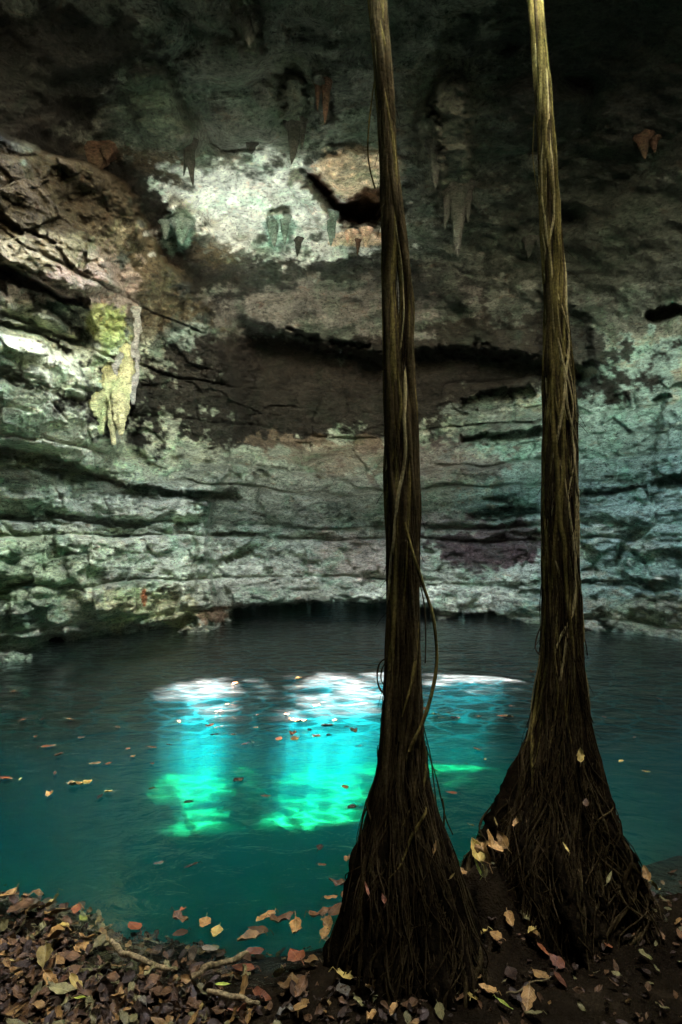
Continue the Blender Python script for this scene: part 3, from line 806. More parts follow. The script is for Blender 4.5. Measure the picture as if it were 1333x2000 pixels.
def hanging_root(rows, Y, label, seed, n_strand, twist, split=None, top=(0.0, 2.0), lean_mats=None):
    g = np.random.default_rng(seed)
    zs, cxs, rs = profile(rows, Y)
    zt = zs[-1]
    def centre(z):
        x = np.interp(z, zs, cxs); k = np.clip((z - zt) / (19.5 - zt), 0, 1)
        x = x + k * (top[0] - cxs[-1])
        y = Y + k * (top[1] - Y)
        return x, y
    def rad(z): return np.interp(z, zs, rs) * (1 - 0.09 * smooth(0.8, 2.0, z)) * (1 - 0.20 * smooth(3.0, 5.2, z))
    lph = g.uniform(0, 6.28, 4)
    def lobes(a, z):
        lw = smooth(2.3, 0.5, z)
        return 1 + lw * (0.07 * np.sin(5 * a + lph[0] + z) + 0.07 * np.sin(8 * a + lph[1] - 1.3 * z) + 0.04 * np.sin(13 * a + lph[2]) - 0.04)
    root = bpy.data.objects.new('hanging_root_column', None); C.objects.link(root)
    z_base = zs[0]
    root.location = (cxs[0], Y, z_base)
    root['label'] = label; root['category'] = 'tree root'; root['group'] = 'root columns hanging into the pool'
    off = np.array([cxs[0], Y, z_base])
    def part(name, buf, mat, **props):
        me = buf.mesh(name, mat)
        co = np.empty(len(me.vertices) * 3, dtype=np.float32); me.vertices.foreach_get('co', co)
        co = co.reshape(-1, 3) - off.astype(np.float32); me.vertices.foreach_set('co', co.ravel())
        return link(name, me, root, **props)
    # packed inner mass of roots and soil
    nz_ = 420; ns = 120
    zz = np.linspace(z_base - 0.35, 19.5, nz_); zz = np.concatenate([np.linspace(z_base - 0.4, zt, 340), np.linspace(zt + 0.05, 19.5, 60)])
    nz_ = len(zz)
    th = np.linspace(0, 2 * np.pi, ns, endpoint=False)
    Zg, Tg = np.meshgrid(zz, th, indexing='ij')
    c_x, c_y = centre(Zg)
    low = smooth(1.7, 0.7, Zg)
    kk = np.where(Zg > zt, 0.72, 0.86) + 0.08 * low
    if split: 
        za, zb = split
        kk = kk * (1 - 0.97 * smooth(za - 0.35, za + 0.25, Zg) * (1 - smooth(zb - 0.2, zb + 0.5, Zg)))
    r = rad(np.maximum(Zg, z_base)) * kk
    P = np.stack([np.cos(Tg) * 1.0, np.sin(Tg) * 1.0, Zg * 0.5], -1).reshape(-1, 3)
    tw = twist * Zg
    Q = np.stack([np.cos(Tg + tw) * 3.2, np.sin(Tg + tw) * 3.2, Zg * 0.7], -1).reshape(-1, 3)
    rel = 0.13 * ridged(Q + seed, (1.5, 1.5, 1), 3, seed) + 0.06 * fbm(Q, (4, 4, 9), 3, seed + 3)
    r = r * (1 + rel.reshape(r.shape) * (1 + 0.9 * low)) * lobes(Tg, Zg)
    V = np.stack([c_x + r * np.cos(Tg), c_y + r * np.sin(Tg) * (0.92), Zg], -1).reshape(-1, 3)
    b = Buf(); b.add(V, grid_faces(nz_, ns, wrap=True))
    part('root_mass', b, M_DARK)
    # strands
    zg = np.linspace(z_base - 0.1, 19.5, 330)
    zg = np.concatenate([np.linspace(z_base - 0.1, zt + 0.2, 260), np.linspace(zt + 0.25, 19.5, 50)])
    def path(a0, tws, k, z, wob=0.25, gofs=0.0, s=0):
        ph = g.uniform(0, 50)
        nA = vnoise(np.stack([z * 1.1 + ph, z * 0 + s, z * 0], 1), seed) * wob * 1.6 + vnoise(np.stack([z * 3.7 + ph, z * 0 + s, z * 0 + 3], 1), seed) * wob * 0.5
        a = a0 + tws * z + nA
        kk = k * (1 - 0.10 * smooth(3.0, 5.0, z)) * (1 + 0.10 * vnoise(np.stack([z * 2.1 + ph, z * 0, z * 0 + 9], 1), seed + 2))
        x, y = centre(z); r = rad(np.maximum(z, z_base)) * kk * lobes(a, z)
        sx = 1.0; ox = 0
        if split:
            w = smooth(split[0] - 0.4, split[0] + 0.5, z) * (1 - smooth(split[1] - 0.5, split[1] + 0.3, z))
            R = rad(z)
            ox = w * gofs * R * 0.62
            r = r * (1 - 0.62 * w)
        return np.stack([x + ox + r * np.cos(a), y + r * np.sin(a) * 0.95, z], 1)
    for i in range(n_strand):
        a0 = 2 * np.pi * i / n_strand + g.normal() * 0.2
        tws = twist * g.uniform(0.3, 1.5) * (1 if g.random() < 0.78 else -1)
        lo = g.uniform(0.2, 1.6); z = zg[zg > lo] if g.random() < 0.6 else zg[zg > 0.5]
        w = g.uniform(0.010, 0.021) if split else g.uniform(0.008, 0.018)
        Pp = path(a0, tws, g.uniform(0.90, 1.0), z, 0.3, 1.0 if math.cos(a0) > 0.1 else -1.0, i)
        R = w * (1 + 0.25 * vnoise(np.stack([z * 5 + i, z * 0, z * 0], 1), 5)) * np.interp(z, [0, lo, lo + 0.6, 3, 12], [0.3, 0.35, 0.8, 1, 1.1])
        b = Buf(); b.tube(Pp, R, 7)
        u = g.random()
        part('strand', b, (M_STRAND if u < (0.6 if not split else 0.2) else M_STRAND2) if u < 0.93 or split else M_STRAND3)
    # slim vines winding round the column
    for i in range(26 if not split else 18):
        a0 = g.uniform(0, 6.28); lo = g.uniform(0.6, 4.0); hi_ = lo + g.uniform(1.5, 4.0)
        z = np.linspace(lo, hi_, 110)
        Pp = path(a0, g.choice([-1, 1]) * g.uniform(0.9, 2.4), 1.05, z, 0.5, g.choice([-1, 1]), 50 + i)
        b = Buf(); b.tube(Pp, g.uniform(0.004, 0.011) * np.interp(z, [lo, lo + 0.2, hi_ - 0.2, hi_], [0.3, 1, 1, 0.3]), 6)
        part('winding_vine', b, M_STRAND3 if (i % 2 and not split) or i % 4 == 0 else M_STRAND)
    # gnarled feeding roots that reach the ground
    for i in range(24):
        a0 = 2 * np.pi * (i + g.uniform(-0.3, 0.3)) / 24; hi_ = g.uniform(0.9, 2.2)
        z = np.linspace(z_base - 0.12, hi_, 90)
        Pp = path(a0, g.normal() * 0.25, g.uniform(0.94, 1.04), z, 0.45, 0.0, 90 + i)
        q = (z - z[0]) / (hi_ - z[0])
        w = g.uniform(0.005, 0.013)
        b = Buf(); b.tube(Pp, w * np.interp(q, [0, 0.5, 0.9, 1], [1.3, 1.0, 0.6, 0.15]) * (1 + 0.3 * vnoise(np.stack([z * 14 + i, z * 0, z * 0], 1), 9)), 8)
        part('foot_root', b, M_STRAND2 if i % 3 else M_FOOT)
    # hair-thin rootlets: uncountable
    b = Buf()
    for i in range(700):
        a0 = g.uniform(0, 6.28); lo = z_base - 0.06 + g.uniform(0, 0.5); hi_ = lo + g.uniform(0.25, 0.9)
        z = np.linspace(lo, hi_, 16)
        Pp = path(a0, g.normal() * 0.5, g.uniform(0.92, 1.05), z, g.uniform(0.15, 0.7), 0.0, i)
        b.tube(Pp, g.uniform(0.002, 0.006), 4)
    for i in range(260):
        a0 = g.uniform(0, 6.28); lo = g.uniform(1.2, 6.0); hi_ = lo + g.uniform(0.4, 2.0)
        z = np.linspace(lo, hi_, 26)
        Pp = path(a0, g.normal() * 0.9, g.uniform(1.0, 1.09), z, g.uniform(0.1, 0.6), g.choice([-1, 1]), i)
        b.tube(Pp, g.uniform(0.0015, 0.004), 4)
    for i in range(620):
        a0 = g.uniform(0, 6.28)
        lo = z_base - 0.05 + g.random() ** 1.6 * 2.6; hi_ = lo + g.uniform(0.3, 1.5)
        z = np.linspace(lo, hi_, 22)
        Pp = path(a0, g.normal() * 0.35, g.uniform(0.93, 1.06), z, g.uniform(0.1, 0.45), 0.0, i)
        b.tube(Pp, g.uniform(0.0015, 0.0042), 4)
    for i in range(90):       # short whiskers standing off the column
        z0 = g.uniform(0.3, 5.0); a = g.uniform(0, 6.28); x, y = centre(z0); r0 = rad(z0) * 0.98
        t = np.linspace(0, 1, 9)[:, None]; L = g.uniform(0.03, 0.12)
        d = np.array([math.cos(a), math.sin(a), -g.uniform(0.3, 2.5)]); d /= np.linalg.norm(d)
        Pp = np.array([x + r0 * math.cos(a), y + r0 * math.sin(a), z0]) + d * t * L + np.array([0, 0, -1]) * t ** 2 * L * 0.4
        b.tube(Pp, 0.0018, 3)
    part('rootlet_hair', b, M_FINE, kind='stuff')
    return root, centre, rad, part

L_ROWS = [(-40, 716, 752), (0, 719, 756), (200, 735, 772), (300, 741, 776), (400, 744, 786), (500, 746, 800), (600, 748, 808), (700, 750, 808), (800, 752, 815), (1000, 757, 820), (1200, 757, 818), (1350, 750, 822), (1450, 744, 828), (1520, 736, 834), (1600, 722, 856), (1700, 702, 893), (1800, 685, 925), (1900, 655, 955)]
R_ROWS = [(-40, 1026, 1060), (0, 1030, 1062), (100, 1036, 1071), (200, 1045, 1080), (400, 1050, 1098), (600, 1062, 1110), (800, 1062, 1127), (1000, 1060, 1127), (1150, 1060, 1134), (1300, 1055, 1141), (1400, 1042, 1150), (1450, 1030, 1158), (1500, 1015, 1170), (1600, 975, 1195), (1700, 940, 1235), (1800, 915, 1268)]
YL, YR = 3.85, 4.4
zt1 = at_y(760, 730, YL)[2]; zt2 = at_y(760, 400, YL)[2]
rootL, cenL, radL, partL = hanging_root(L_ROWS, YL, 'darker root column of loose parted strands on the left, in front of the sunlit pool', 41, 30, 0.35, (zt1, zt2), (-0.35, 3.3))
rootR, cenR, radR, partR = hanging_root(R_ROWS, YR, 'olive root column on the right, tightly braided, with the wider flared foot', 57, 38, 0.75, None, (1.3, 3.8))

def free_vine(part, pts, Y, r, mat, name='loose_rootlet', dy=0.0):
    P = [at_y(p[0], p[1], Y + (p[2] if len(p) > 2 else 0)) for p in pts]
    P = np.array(P); n = len(P)
    t = np.linspace(0, n - 1, n * 8)
    # Catmull-Rom through the points
    out = []
    for tt in t:
        i = min(int(tt), n - 2); f = tt - i
        p0, p1, p2, p3 = P[max(i - 1, 0)], P[i], P[i + 1], P[min(i + 2, n - 1)]
        out.append(0.5 * ((2 * p1) + (-p0 + p2) * f + (2 * p0 - 5 * p1 + 4 * p2 - p3) * f * f + (-p0 + 3 * p1 - 3 * p2 + p3) * f ** 3))
    out = np.array(out)
    b = Buf(); b.tube(out, r * (1 + 0.15 * vnoise(np.stack([t * 1.3, t * 0, t * 0], 1), 3)), 7)
    part(name, b, mat)
free_vine(partL, [(790, 1020, -.12), (808, 1085, -.12), (826, 1140, -.1), (845, 1200, -.1), (853, 1262, -.08), (852, 1310, -.08), (842, 1360, -.08), (828, 1405, -.1), (812, 1440, -.12), (800, 1468, -.12)], YL, 0.010, M_STRAND, 'hooked_vine')
free_vine(partL, [(818, 1130), (829, 1180), (832, 1240), (831, 1295)], YL, 0.004, M_STRAND2)
free_vine(partL, [(822, 1400), (840, 1470), (848, 1530), (858, 1600), (878, 1640)], YL, 0.004, M_STRAND2)
free_vine(partL, [(818, 1420), (832, 1500), (842, 1560), (850, 1610)], YL, 0.003, M_FINE)
free_vine(partL, [(822, 1430), (850, 1510), (862, 1560), (872, 1600), (885, 1630)], YL, 0.004, M_FINE)
free_vine(partL, [(864, 1560), (868, 1585), (866, 1625), (862, 1650)], YL, 0.006, M_STRAND2)
free_vine(partL, [(755, 1285), (742, 1296), (737, 1320), (742, 1345), (756, 1358)], YL, 0.005, M_STRAND2)
free_vine(partL, [(757, 1290), (747, 1305), (745, 1328), (757, 1345)], YL, 0.004, M_STRAND2)
free_vine(partL, [(745, 1455), (738, 1458), (738, 1478), (746, 1490)], YL, 0.003, M_STRAND2)
free_vine(partL, [(733, 150), (726, 200), (720, 255), (719, 300), (724, 335), (733, 368)], YL, 0.005, M_STRAND)
free_vine(partL, [(755, 80), (762, 105)], YL, 0.004, M_STRAND3)
free_vine(partL, [(785, 470), (800, 540), (808, 600), (806, 660), (800, 705)], YL, 0.008, M_STRAND)
free_vine(partL, [(716, 1560), (700, 1640), (688, 1700), (672, 1780)], YL, 0.004, M_FINE)
free_vine(partR, [(1062, 1215), (1052, 1235), (1046, 1262), (1052, 1276), (1066, 1284)], YR, 0.005, M_STRAND2)
free_vine(partR, [(1134, 1225), (1143, 1250), (1148, 1280)], YR, 0.003, M_FINE)
free_vine(partR, [(1140, 1370), (1158, 1450), (1172, 1510), (1180, 1560)], YR, 0.005, M_FINE)
free_vine(partR, [(1146, 1385), (1168, 1470), (1190, 1545), (1200, 1600)], YR, 0.004, M_FINE)
free_vine(partR, [(1044, 225), (1041, 300), (1046, 350), (1050, 380)], YR, 0.003, M_STRAND)

# ------------------------------------------------------------------ stalactites and flowstone
M_STAL = rock_material('dark_dripstone', False, (0.05, 0.05, 0.037), 2.0)
M_STALB = rock_material('brown_dripstone', False, (0.10, 0.06, 0.035), 2.0)
M_STALP = rock_material('pale_green_dripstone', False, (0.17, 0.22, 0.17), 2.0)
M_STALW = rock_material('pinkish_dripstone', False, (0.6, 0.42, 0.28), 2.0)
M_FLOW = rock_material('yellow_flowstone', False, (0.58, 0.55, 0.26), 2.2)
M_FLOWG = rock_material('grey_flowstone', False, (0.40, 0.38, 0.30), 2.2)

def drip(buf, base, length, r0, g, lobes=1, fluted=0.18, slim=1.0):
    """a hanging dripstone: fluted, lumpy, narrowing to a tip; base is buried in the rock"""
    for k in range(lobes):
        Lk = length * (1.0 if k == 0 else g.uniform(0.45, 0.85)); rk = r0 * (1.0 if k == 0 else g.uniform(0.45, 0.7))
        ox, oy = (0, 0) if k == 0 else (g.normal() * r0 * 0.9, g.normal() * r0 * 0.6)
        n = 26; ns = 18
        t = np.linspace(0, 1, n); th = np.linspace(0, 2 * np.pi, ns, endpoint=False)
        Tt, Th = np.meshgrid(t, th, indexing='ij')
        prof = (1 - Tt) ** (0.75 * slim) * 0.9 + 0.10 * (1 - Tt ** 6)
        prof = prof * (1 + 0.12 * np.sin(Tt * 17 + k) * (1 - Tt)) + 0.35 * np.exp(-Tt / 0.08)
        ph = g.uniform(0, 9)
        Q = np.stack([np.cos(Th) * 1.6 + ph, np.sin(Th) * 1.6, Tt * 3.0], -1).reshape(-1, 3)
        rr = rk * prof * (1 + fluted * (1.7 * fbm(Q, (1.6, 1.6, 0.8), 3, 401)).reshape(prof.shape))
        bend = g.normal() * 0.05 * Lk
        V = np.stack([base[0] + ox + bend * Tt ** 2 + rr * np.cos(Th), base[1] + oy + rr * np.sin(Th), base[2] + 0.12 * length - Tt * Lk * 1.12], -1).reshape(-1, 3)
        buf.add(V, grid_faces(n, ns, wrap=True))

STAL = [  # root px, tip px, width px, lobes, material, label
    (575, 246, 322, 34, 2, M_STAL, 'long dark pointed stalactite hanging above the bright ceiling patch'),
    (372, 285, 366, 24, 3, M_STAL, 'thin dark stalactite at the upper left edge of the bright ceiling patch'),
    (637, 168, 242, 22, 2, M_STALB, 'small brown hooked stalactite up and right of the long pointed one'),
    (893, 372, 505, 42, 3, M_STAL, 'thick dark stalactite between the two root columns'),
    (850, 290, 372, 30, 3, M_STAL, 'short ragged stalactite just left of the thick one between the roots'),
    (535, 425, 484, 26, 2, M_STALP, 'pale green stalactite at the lower middle of the bright ceiling patch'),
    (557, 430, 480, 20, 2, M_STALP, 'greenish twin stalactite touching its paler neighbour in the bright patch'),
    (583, 470, 502, 16, 1, M_STAL, 'small dark stalactite below the bright ceiling patch'),
    (493, 282, 302, 18, 2, M_STAL, 'tiny dark nub in the dim edge above the bright ceiling patch'),
    (355, 440, 478, 38, 3, M_STALP, 'blunt green dripstone lobe left of the bright ceiling patch'),
    (648, 425, 482, 26, 2, M_STALP, 'green dripstone curtain under the left end of the rocky hollow'),
    (688, 455, 480, 20, 2, M_STALW, 'pinkish stub under the middle of the rocky hollow'),
    (716, 452, 484, 22, 2, M_STALW, 'pinkish stub under the hollow, beside the left root column'),
    (488, 40, 92, 44, 4, M_STAL, 'broad dark dripstone cluster at the top of the ceiling'),
    (1256, 270, 312, 30, 2, M_STALB, 'brown shell-shaped dripstone on the dark ceiling at the far right'),
    (1035, 470, 505, 24, 2, M_STAL, 'dark stubby dripstone left of the right root column'),
    (700, 470, 500, 12, 1, M_STALB, 'tiny brown drip below the pinkish stubs'),
    (190, 300, 335, 60, 4, M_STALB, 'brown knobbly dripstone on the crest of the left rock mass'),
]
def stalactites():
    g = np.random.default_rng(5)
    for (u, v0, v1, w, lobes, mat, lab) in STAL:
        p, d = surf(u, v0)
        Y = p[1]
        top = at_y(u, v0, Y - 0.05); tip = at_y(u, v1, Y - 0.05)
        length = top[2] - tip[2]; r = w / 2 / FPX * Y
        b = Buf(); drip(b, np.zeros(3), length, r, g, lobes)
        o = link('stalactite', b.mesh('stalactite', mat), label=lab, category='stalactite')
        o['group'] = 'stalactites hanging from the cave ceiling'
        o.location = tuple(top)
stalactites()

def flowstone():
    g = np.random.default_rng(8)
    p, d = surf(215, 720); Y = p[1] + 0.05
    root = bpy.data.objects.new('flowstone_formation', None); C.objects.link(root)
    o0 = at_y(215, 740, Y); root.location = tuple(o0)
    root['label'] = 'yellow and grey flowstone curtain dripping down the left cave wall'; root['category'] = 'flowstone'
    cols = [  # u, top v, bottom v, width px, material, part name
        (190, 735, 815, 22, M_FLOW, 'dripstone_leg'), (187, 705, 765, 16, M_FLOWG, 'dripstone_knob'), (200, 755, 848, 18, M_FLOW, 'dripstone_leg'),
        (222, 690, 868, 20, M_FLOW, 'dripstone_leg'), (236, 740, 850, 22, M_FLOW, 'dripstone_leg'), (228, 640, 735, 30, M_FLOWG, 'dripstone_shoulder'),
        (248, 640, 800, 22, M_FLOW, 'dripstone_fold'), (260, 670, 790, 16, M_FLOWG, 'dripstone_fold'), (208, 650, 740, 22, M_FLOW, 'dripstone_shoulder'),
        (215, 720, 775, 26, M_FLOW, 'dripstone_fold'), (242, 560, 660, 32, M_FLOWG, 'dripstone_shoulder'), (205, 575, 660, 26, M_FLOW, 'dripstone_shoulder'), (262, 600, 700, 22, M_FLOWG, 'dripstone_fold'), (225, 600, 655, 24, M_FLOWG, 'dripstone_fold')]
    for u, v0, v1, w, mat, nm in cols:
        yy = Y + g.uniform(-0.15, 0.25)
        top = at_y(u, v0, yy); bot = at_y(u, v1, yy)
        n = 40; ns = 20; t = np.linspace(0, 1, n); th = np.linspace(0, 2 * np.pi, ns, endpoint=False)
        Tt, Th = np.meshgrid(t, th, indexing='ij')
        r0 = w / 2 / FPX * Y * 1.15
        ph = g.uniform(0, 50)
        rr = r0 * (0.35 + 0.65 * np.sin(np.pi * np.clip(Tt * 0.8 + 0.12, 0, 1))) * (1 - 0.5 * Tt ** 2)
        Q = np.stack([np.cos(Th) + ph, np.sin(Th), Tt * (v1 - v0) / 28], -1).reshape(-1, 3)
        rr = rr * 1.25 * (1 + (1.1 * fbm(Q, (1.4, 1.4, 1.4), 4, 411)).reshape(rr.shape))
        x = top[0] + (bot[0] - top[0]) * Tt + rr * np.cos(Th); y = yy + rr * np.sin(Th); z = top[2] + (bot[2] - top[2]) * Tt
        V = np.stack([x, y, z], -1).reshape(-1, 3) - o0
        b = Buf(); b.add(V, grid_faces(n, ns, wrap=True))
        link(nm, b.mesh(nm, mat), root)
flowstone()

def boulder(name, u, v, wpx, hpx, mat, label, cat, seed, z=None):
    g = np.random.default_rng(seed)
    p = at_z(u, v, 0.0) if z is None else at_z(u, v, z)
    n = 40; ns = 60
    ph = np.linspace(0.001, np.pi - 0.001, n); th = np.linspace(0, 2 * np.pi, ns, endpoint=False)
    A, T_ = np.meshgrid(ph, th, indexing='ij')
    S = np.stack([np.sin(A) * np.cos(T_), np.sin(A) * np.sin(T_), np.cos(A)], -1).reshape(-1, 3)
    f1, f2, cc = voro(S * 1.3 + seed, seed)
    r = 1 + 0.22 * (cc - 0.5) + 0.25 * fbm(S, (1.2, 1.2, 1.2), 4, seed)
    sx = wpx / 2 / FPX * p[1]; sz = hpx / FPX * p[1]
    V = S * r[:, None] * np.array([sx, sx * 0.8, sz])
    b = Buf(); b.add(V, grid_faces(n, ns, wrap=True))
    o = link(name, b.mesh(name, mat), label=label, category=cat)
    o.location = tuple(p)
    return o
boulder('boulder', 160, 1240, 66, 20, rock_material('orange_boulder', False, (0.42, 0.24, 0.13), 2.0), 'low orange brown boulder at the waterline under the left wall', 'boulder', 3)
boulder('boulder', 120, 1246, 90, 9, M_STAL, 'flat dark boulder awash left of the orange one', 'boulder', 9)

# ------------------------------------------------------------------ leaves
def leaf_material(name, a, b_, vein):
    m, nt, b = new_mat(name)
    p = mapped(nt)
    oi = nt.nodes.new('ShaderNodeObjectInfo')
    n1 = noise_node(nt, p, 28, 5, 0.7); n2 = noise_node(nt, p, 140, 3, 0.6)
    r = ramp(nt, n1.outputs['Fac'], [(0.32, a), (0.6, b_)])
    sep = nt.nodes.new('ShaderNodeSeparateXYZ'); nt.links.new(p, sep.inputs[0])
    ax = math_n(nt, 'ABSOLUTE', sep.outputs['X'])
    mid = math_n(nt, 'LESS_THAN', ax, 0.0012)
    w = nt.nodes.new('ShaderNodeMath'); w.operation = 'MULTIPLY_ADD'
    s1 = math_n(nt, 'MULTIPLY_ADD', ax, -0.9, sep.outputs['Y'])
    s2 = math_n(nt, 'SINE', math_n(nt, 'MULTIPLY', s1, 560.0))
    side = math_n(nt, 'GREATER_THAN', s2, 0.93)
    vn = math_n(nt, 'MAXIMUM', mid, math_n(nt, 'MULTIPLY', side, 0.6))
    col = mixc(nt, math_n(nt, 'MULTIPLY', vn, 0.75), r.outputs[0], vein)
    sp = ramp(nt, n2.outputs['Fac'], [(0.3, (0.35, 0.3, 0.25)), (0.45, (1, 1, 1))])
    col = mixc(nt, 0.8, col, sp.outputs[0], 'MULTIPLY')
    rnd = math_n(nt, 'MULTIPLY_ADD', oi.outputs['Random'], 0.42, 0.18)
    col = mixc(nt, 1.0, col, rnd, 'MULTIPLY')
    nt.links.new(col, b.inputs['Base Color'])
    b.inputs['Roughness'].default_value = 0.6; b.inputs['Specular IOR Level'].default_value = 0.2
    bp = nt.nodes.new('ShaderNodeBump'); bp.inputs['Distance'].default_value = 0.002
    nt.links.new(math_n(nt, 'ADD', vn, n1.outputs['Fac']), bp.inputs['Height']); nt.links.new(bp.outputs[0], b.inputs['Normal'])
    return m
LM = {
    'tan': leaf_material('leaf_tan', (0.15, 0.08, 0.02), (0.42, 0.25, 0.07), (0.5, 0.36, 0.17)),
    'brown': leaf_material('leaf_brown', (0.05, 0.025, 0.008), (0.17, 0.088, 0.026), (0.22, 0.13, 0.07)),
    'dark brown': leaf_material('leaf_dark', (0.014, 0.008, 0.004), (0.055, 0.03, 0.012), (0.1, 0.06, 0.03)),
    'rust': leaf_material('leaf_rust', (0.12, 0.035, 0.015), (0.32, 0.11, 0.04), (0.4, 0.2, 0.08)),
    'yellow': leaf_material('leaf_yellow', (0.35, 0.25, 0.05), (0.62, 0.48, 0.12), (0.7, 0.6, 0.25)),
    'olive': leaf_material('leaf_olive', (0.10, 0.095, 0.03), (0.26, 0.24, 0.09), (0.36, 0.34, 0.16)),
    'lime green': leaf_material('leaf_lime', (0.25, 0.34, 0.03), (0.45, 0.55, 0.06), (0.6, 0.65, 0.2)),
    'grey': leaf_material('leaf_grey', (0.06, 0.055, 0.035), (0.19, 0.17, 0.11), (0.3, 0.3, 0.26)),
}
def leaf_geo(g, L, aspect, curl, fold, wav):
    """blade along y, centred; stalk at -y"""
    n = 9; cols = 7
    t = np.linspace(0, 1, n); s = np.linspace(-1, 1, cols)
    Tt, S = np.meshgrid(t, s, indexing='ij')
    w = np.sin(np.pi * Tt ** 0.82) ** 0.75 * (1 - 0.25 * Tt)
    w[0] = 0.03; w[-1] = 0.0
    edge = 1 + 0.10 * np.sin(Tt * 21 + g.uniform(0, 6)) * np.abs(S) + 0.1 * g.normal(size=Tt.shape) * (np.abs(S) > 0.9) * 0.7
    x = S * w * L * aspect * edge
    y = (Tt - 0.5) * L
    z = fold * np.abs(S) * w * L * 0.5 + curl * (Tt - 0.5) ** 2 * L * 2 + wav * L * 0.08 * np.sin(Tt * 9 + S * 2 + g.uniform(0, 6)) + wav * L * 0.05 * g.normal(size=Tt.shape)
    V = np.stack([x, y, z], -1).reshape(-1, 3)
    b = Buf(); b.add(V, grid_faces(n, cols))
    st = np.array([[0, -0.5 * L, z[0, 3]], [g.normal() * 0.02 * L, -0.6 * L, z[0, 3] + 0.01], [g.normal() * 0.06 * L, -0.74 * L, z[0, 3] - 0.01]])
    b.tube(st, 0.0014, 4)
    return b
gl_ = np.random.default_rng(99)
LEAF_MESH = {}
for kind, args in {'flat': (0.34, 0.03, 0.05, 0.10), 'broad': (0.31, 0.12, 0.10, 0.35), 'narrow': (0.15, 0.1, 0.15, 0.25), 'curled': (0.27, 0.40, 0.25, 0.7), 'cupped': (0.30, 0.2, 0.42, 0.5), 'crumpled': (0.30, -0.25, 0.3, 1.1)}.items():
    LEAF_MESH[kind] = []
    for q in range(3):
        me = leaf_geo(gl_, 0.1, *args).mesh('leaf_%s' % kind, LM['tan'])
        LEAF_MESH[kind].append(me)
LEAVES = []
def put_leaf(P, kind, colour, size, rot, where, tilt=(0, 0), explicit=None):
    me = LEAF_MESH[kind][int(gl_.integers(0, 3))]
    o = bpy.data.objects.new('fallen_leaf', me); C.objects.link(o)
    o.material_slots[0].link = 'OBJECT'; o.material_slots[0].material = LM[colour]
    o.location = tuple(P); s_ = size / 0.1; o.scale = (s_, s_, s_)
    o.rotation_euler = (tilt[0], tilt[1], rot)
    LEAVES.append(dict(o=o, kind=kind, colour=colour, where=where, P=np.array(P), explicit=explicit))
    return o

def zone_water(u, v):
    if v < 1395:
        return 'out on the pool near the sun glints' if 300 < u < 1040 else ('far out under the left wall' if u <= 300 else 'right of the right root column')
    if v < 1700:
        if u < 320: return 'in the grey reflection of the left wall'
        if u < 480: return 'over the left green patch of lit pool bed'
        if u < 740: return 'over the middle green patch beside the left root'
        if u < 1010: return 'on the water between the two root columns'
        return 'on dark water right of the roots'
    return 'on the near water before the leafy bank'

FLOAT = [(26,1350,'tan',12),(47,1406,'rust',20),(84,1406,'rust',12),(137,1405,'tan',14),(95,1457,'rust',22),(115,1475,'brown',16),(108,1510,'rust',20),(186,1491,'tan',18),(213,1491,'rust',14),
 (11,1520,'rust',24),(41,1521,'yellow',12),(148,1533,'yellow',24),(168,1529,'yellow',22),(96,1553,'tan',20),(212,1547,'yellow',13),(197,1555,'dark brown',22),(299,1459,'rust',16),(331,1455,'rust',14),
 (250,1462,'rust',10),(260,1477,'tan',12),(298,1491,'rust',11),(311,1508,'dark brown',10),(297,1541,'tan',12),(310,1686,'grey',16),(368,1566,'dark brown',20),(467,1523,'dark brown',24),(519,1555,'rust',16),
 (456,1434,'brown',12),(420,1435,'dark brown',14),(411,1416,'rust',20),(427,1389,'rust',10),(502,1398,'rust',9),(500,1421,'brown',10),(527,1428,'brown',14),(546,1442,'rust',18),(575,1442,'tan',28),
 (572,1435,'rust',26),(617,1437,'rust',18),(578,1406,'rust',26),(588,1410,'brown',24),(644,1437,'dark brown',14),(639,1419,'brown',22),(654,1406,'brown',12),(678,1420,'dark brown',12),(690,1428,'brown',22),
 (675,1537,'brown',18),(690,1578,'dark brown',20),(625,1657,'dark brown',22),(679,1680,'brown',22),(659,1726,'brown',28),(630,1689,'brown',14),(479,1453,'rust',16),(495,1450,'dark brown',12),(618,1378,'rust',16),
 (583,1324,'tan',14),(656,1295,'tan',10),(460,1336,'rust',12),(374,1691,'dark brown',24),(851,1505,'dark brown',14),(882,1548,'rust',20),(948,1483,'tan',8),(911,1491,'grey',10),(878,1393,'brown',14),
 (852,1396,'tan',12),(891,1404,'dark brown',16),(935,1399,'rust',16),(980,1399,'rust',22),(995,1401,'tan',16),(827,1384,'rust',18),(1000,1379,'rust',14),(1213,1486,'yellow',12),(1262,1507,'yellow',14),
 (1289,1365,'rust',12),(922,1612,'olive',18),(1040,1313,'tan',14),(932,1463,'brown',12),(861,1402,'tan',10),(357,1778,'rust',16),(354,1796,'brown',34),(400,1803,'tan',32),(423,1820,'yellow',32),(352,1822,'brown',28),
 (262,1808,'rust',32),(487,1835,'tan',40),(519,1791,'tan',38),(504,1816,'brown',36),(551,1797,'brown',40),(578,1816,'tan',40),(625,1787,'brown',36),(656,1776,'brown',36),(647,1753,'tan',24),(675,1754,'rust',30),
 (640,1808,'tan',34),(643,1838,'olive',26),(499,1858,'rust',30),(480,1874,'brown',30),(410,1852,'grey',26),(475,1889,'rust',38),(150,1775,'rust',24),(636,1824,'tan',30),(444,1375,'brown',10),(700,1458,'brown',14),
 (560,1395,'rust',12),(605,1425,'dark brown',12),(1100,1420,'brown',10),(1240,1440,'rust',12),(1180,1400,'brown',10),(70,1440,'rust',12),(160,1440,'brown',12),(230,1420,'brown',10),(350,1410,'rust',10)]
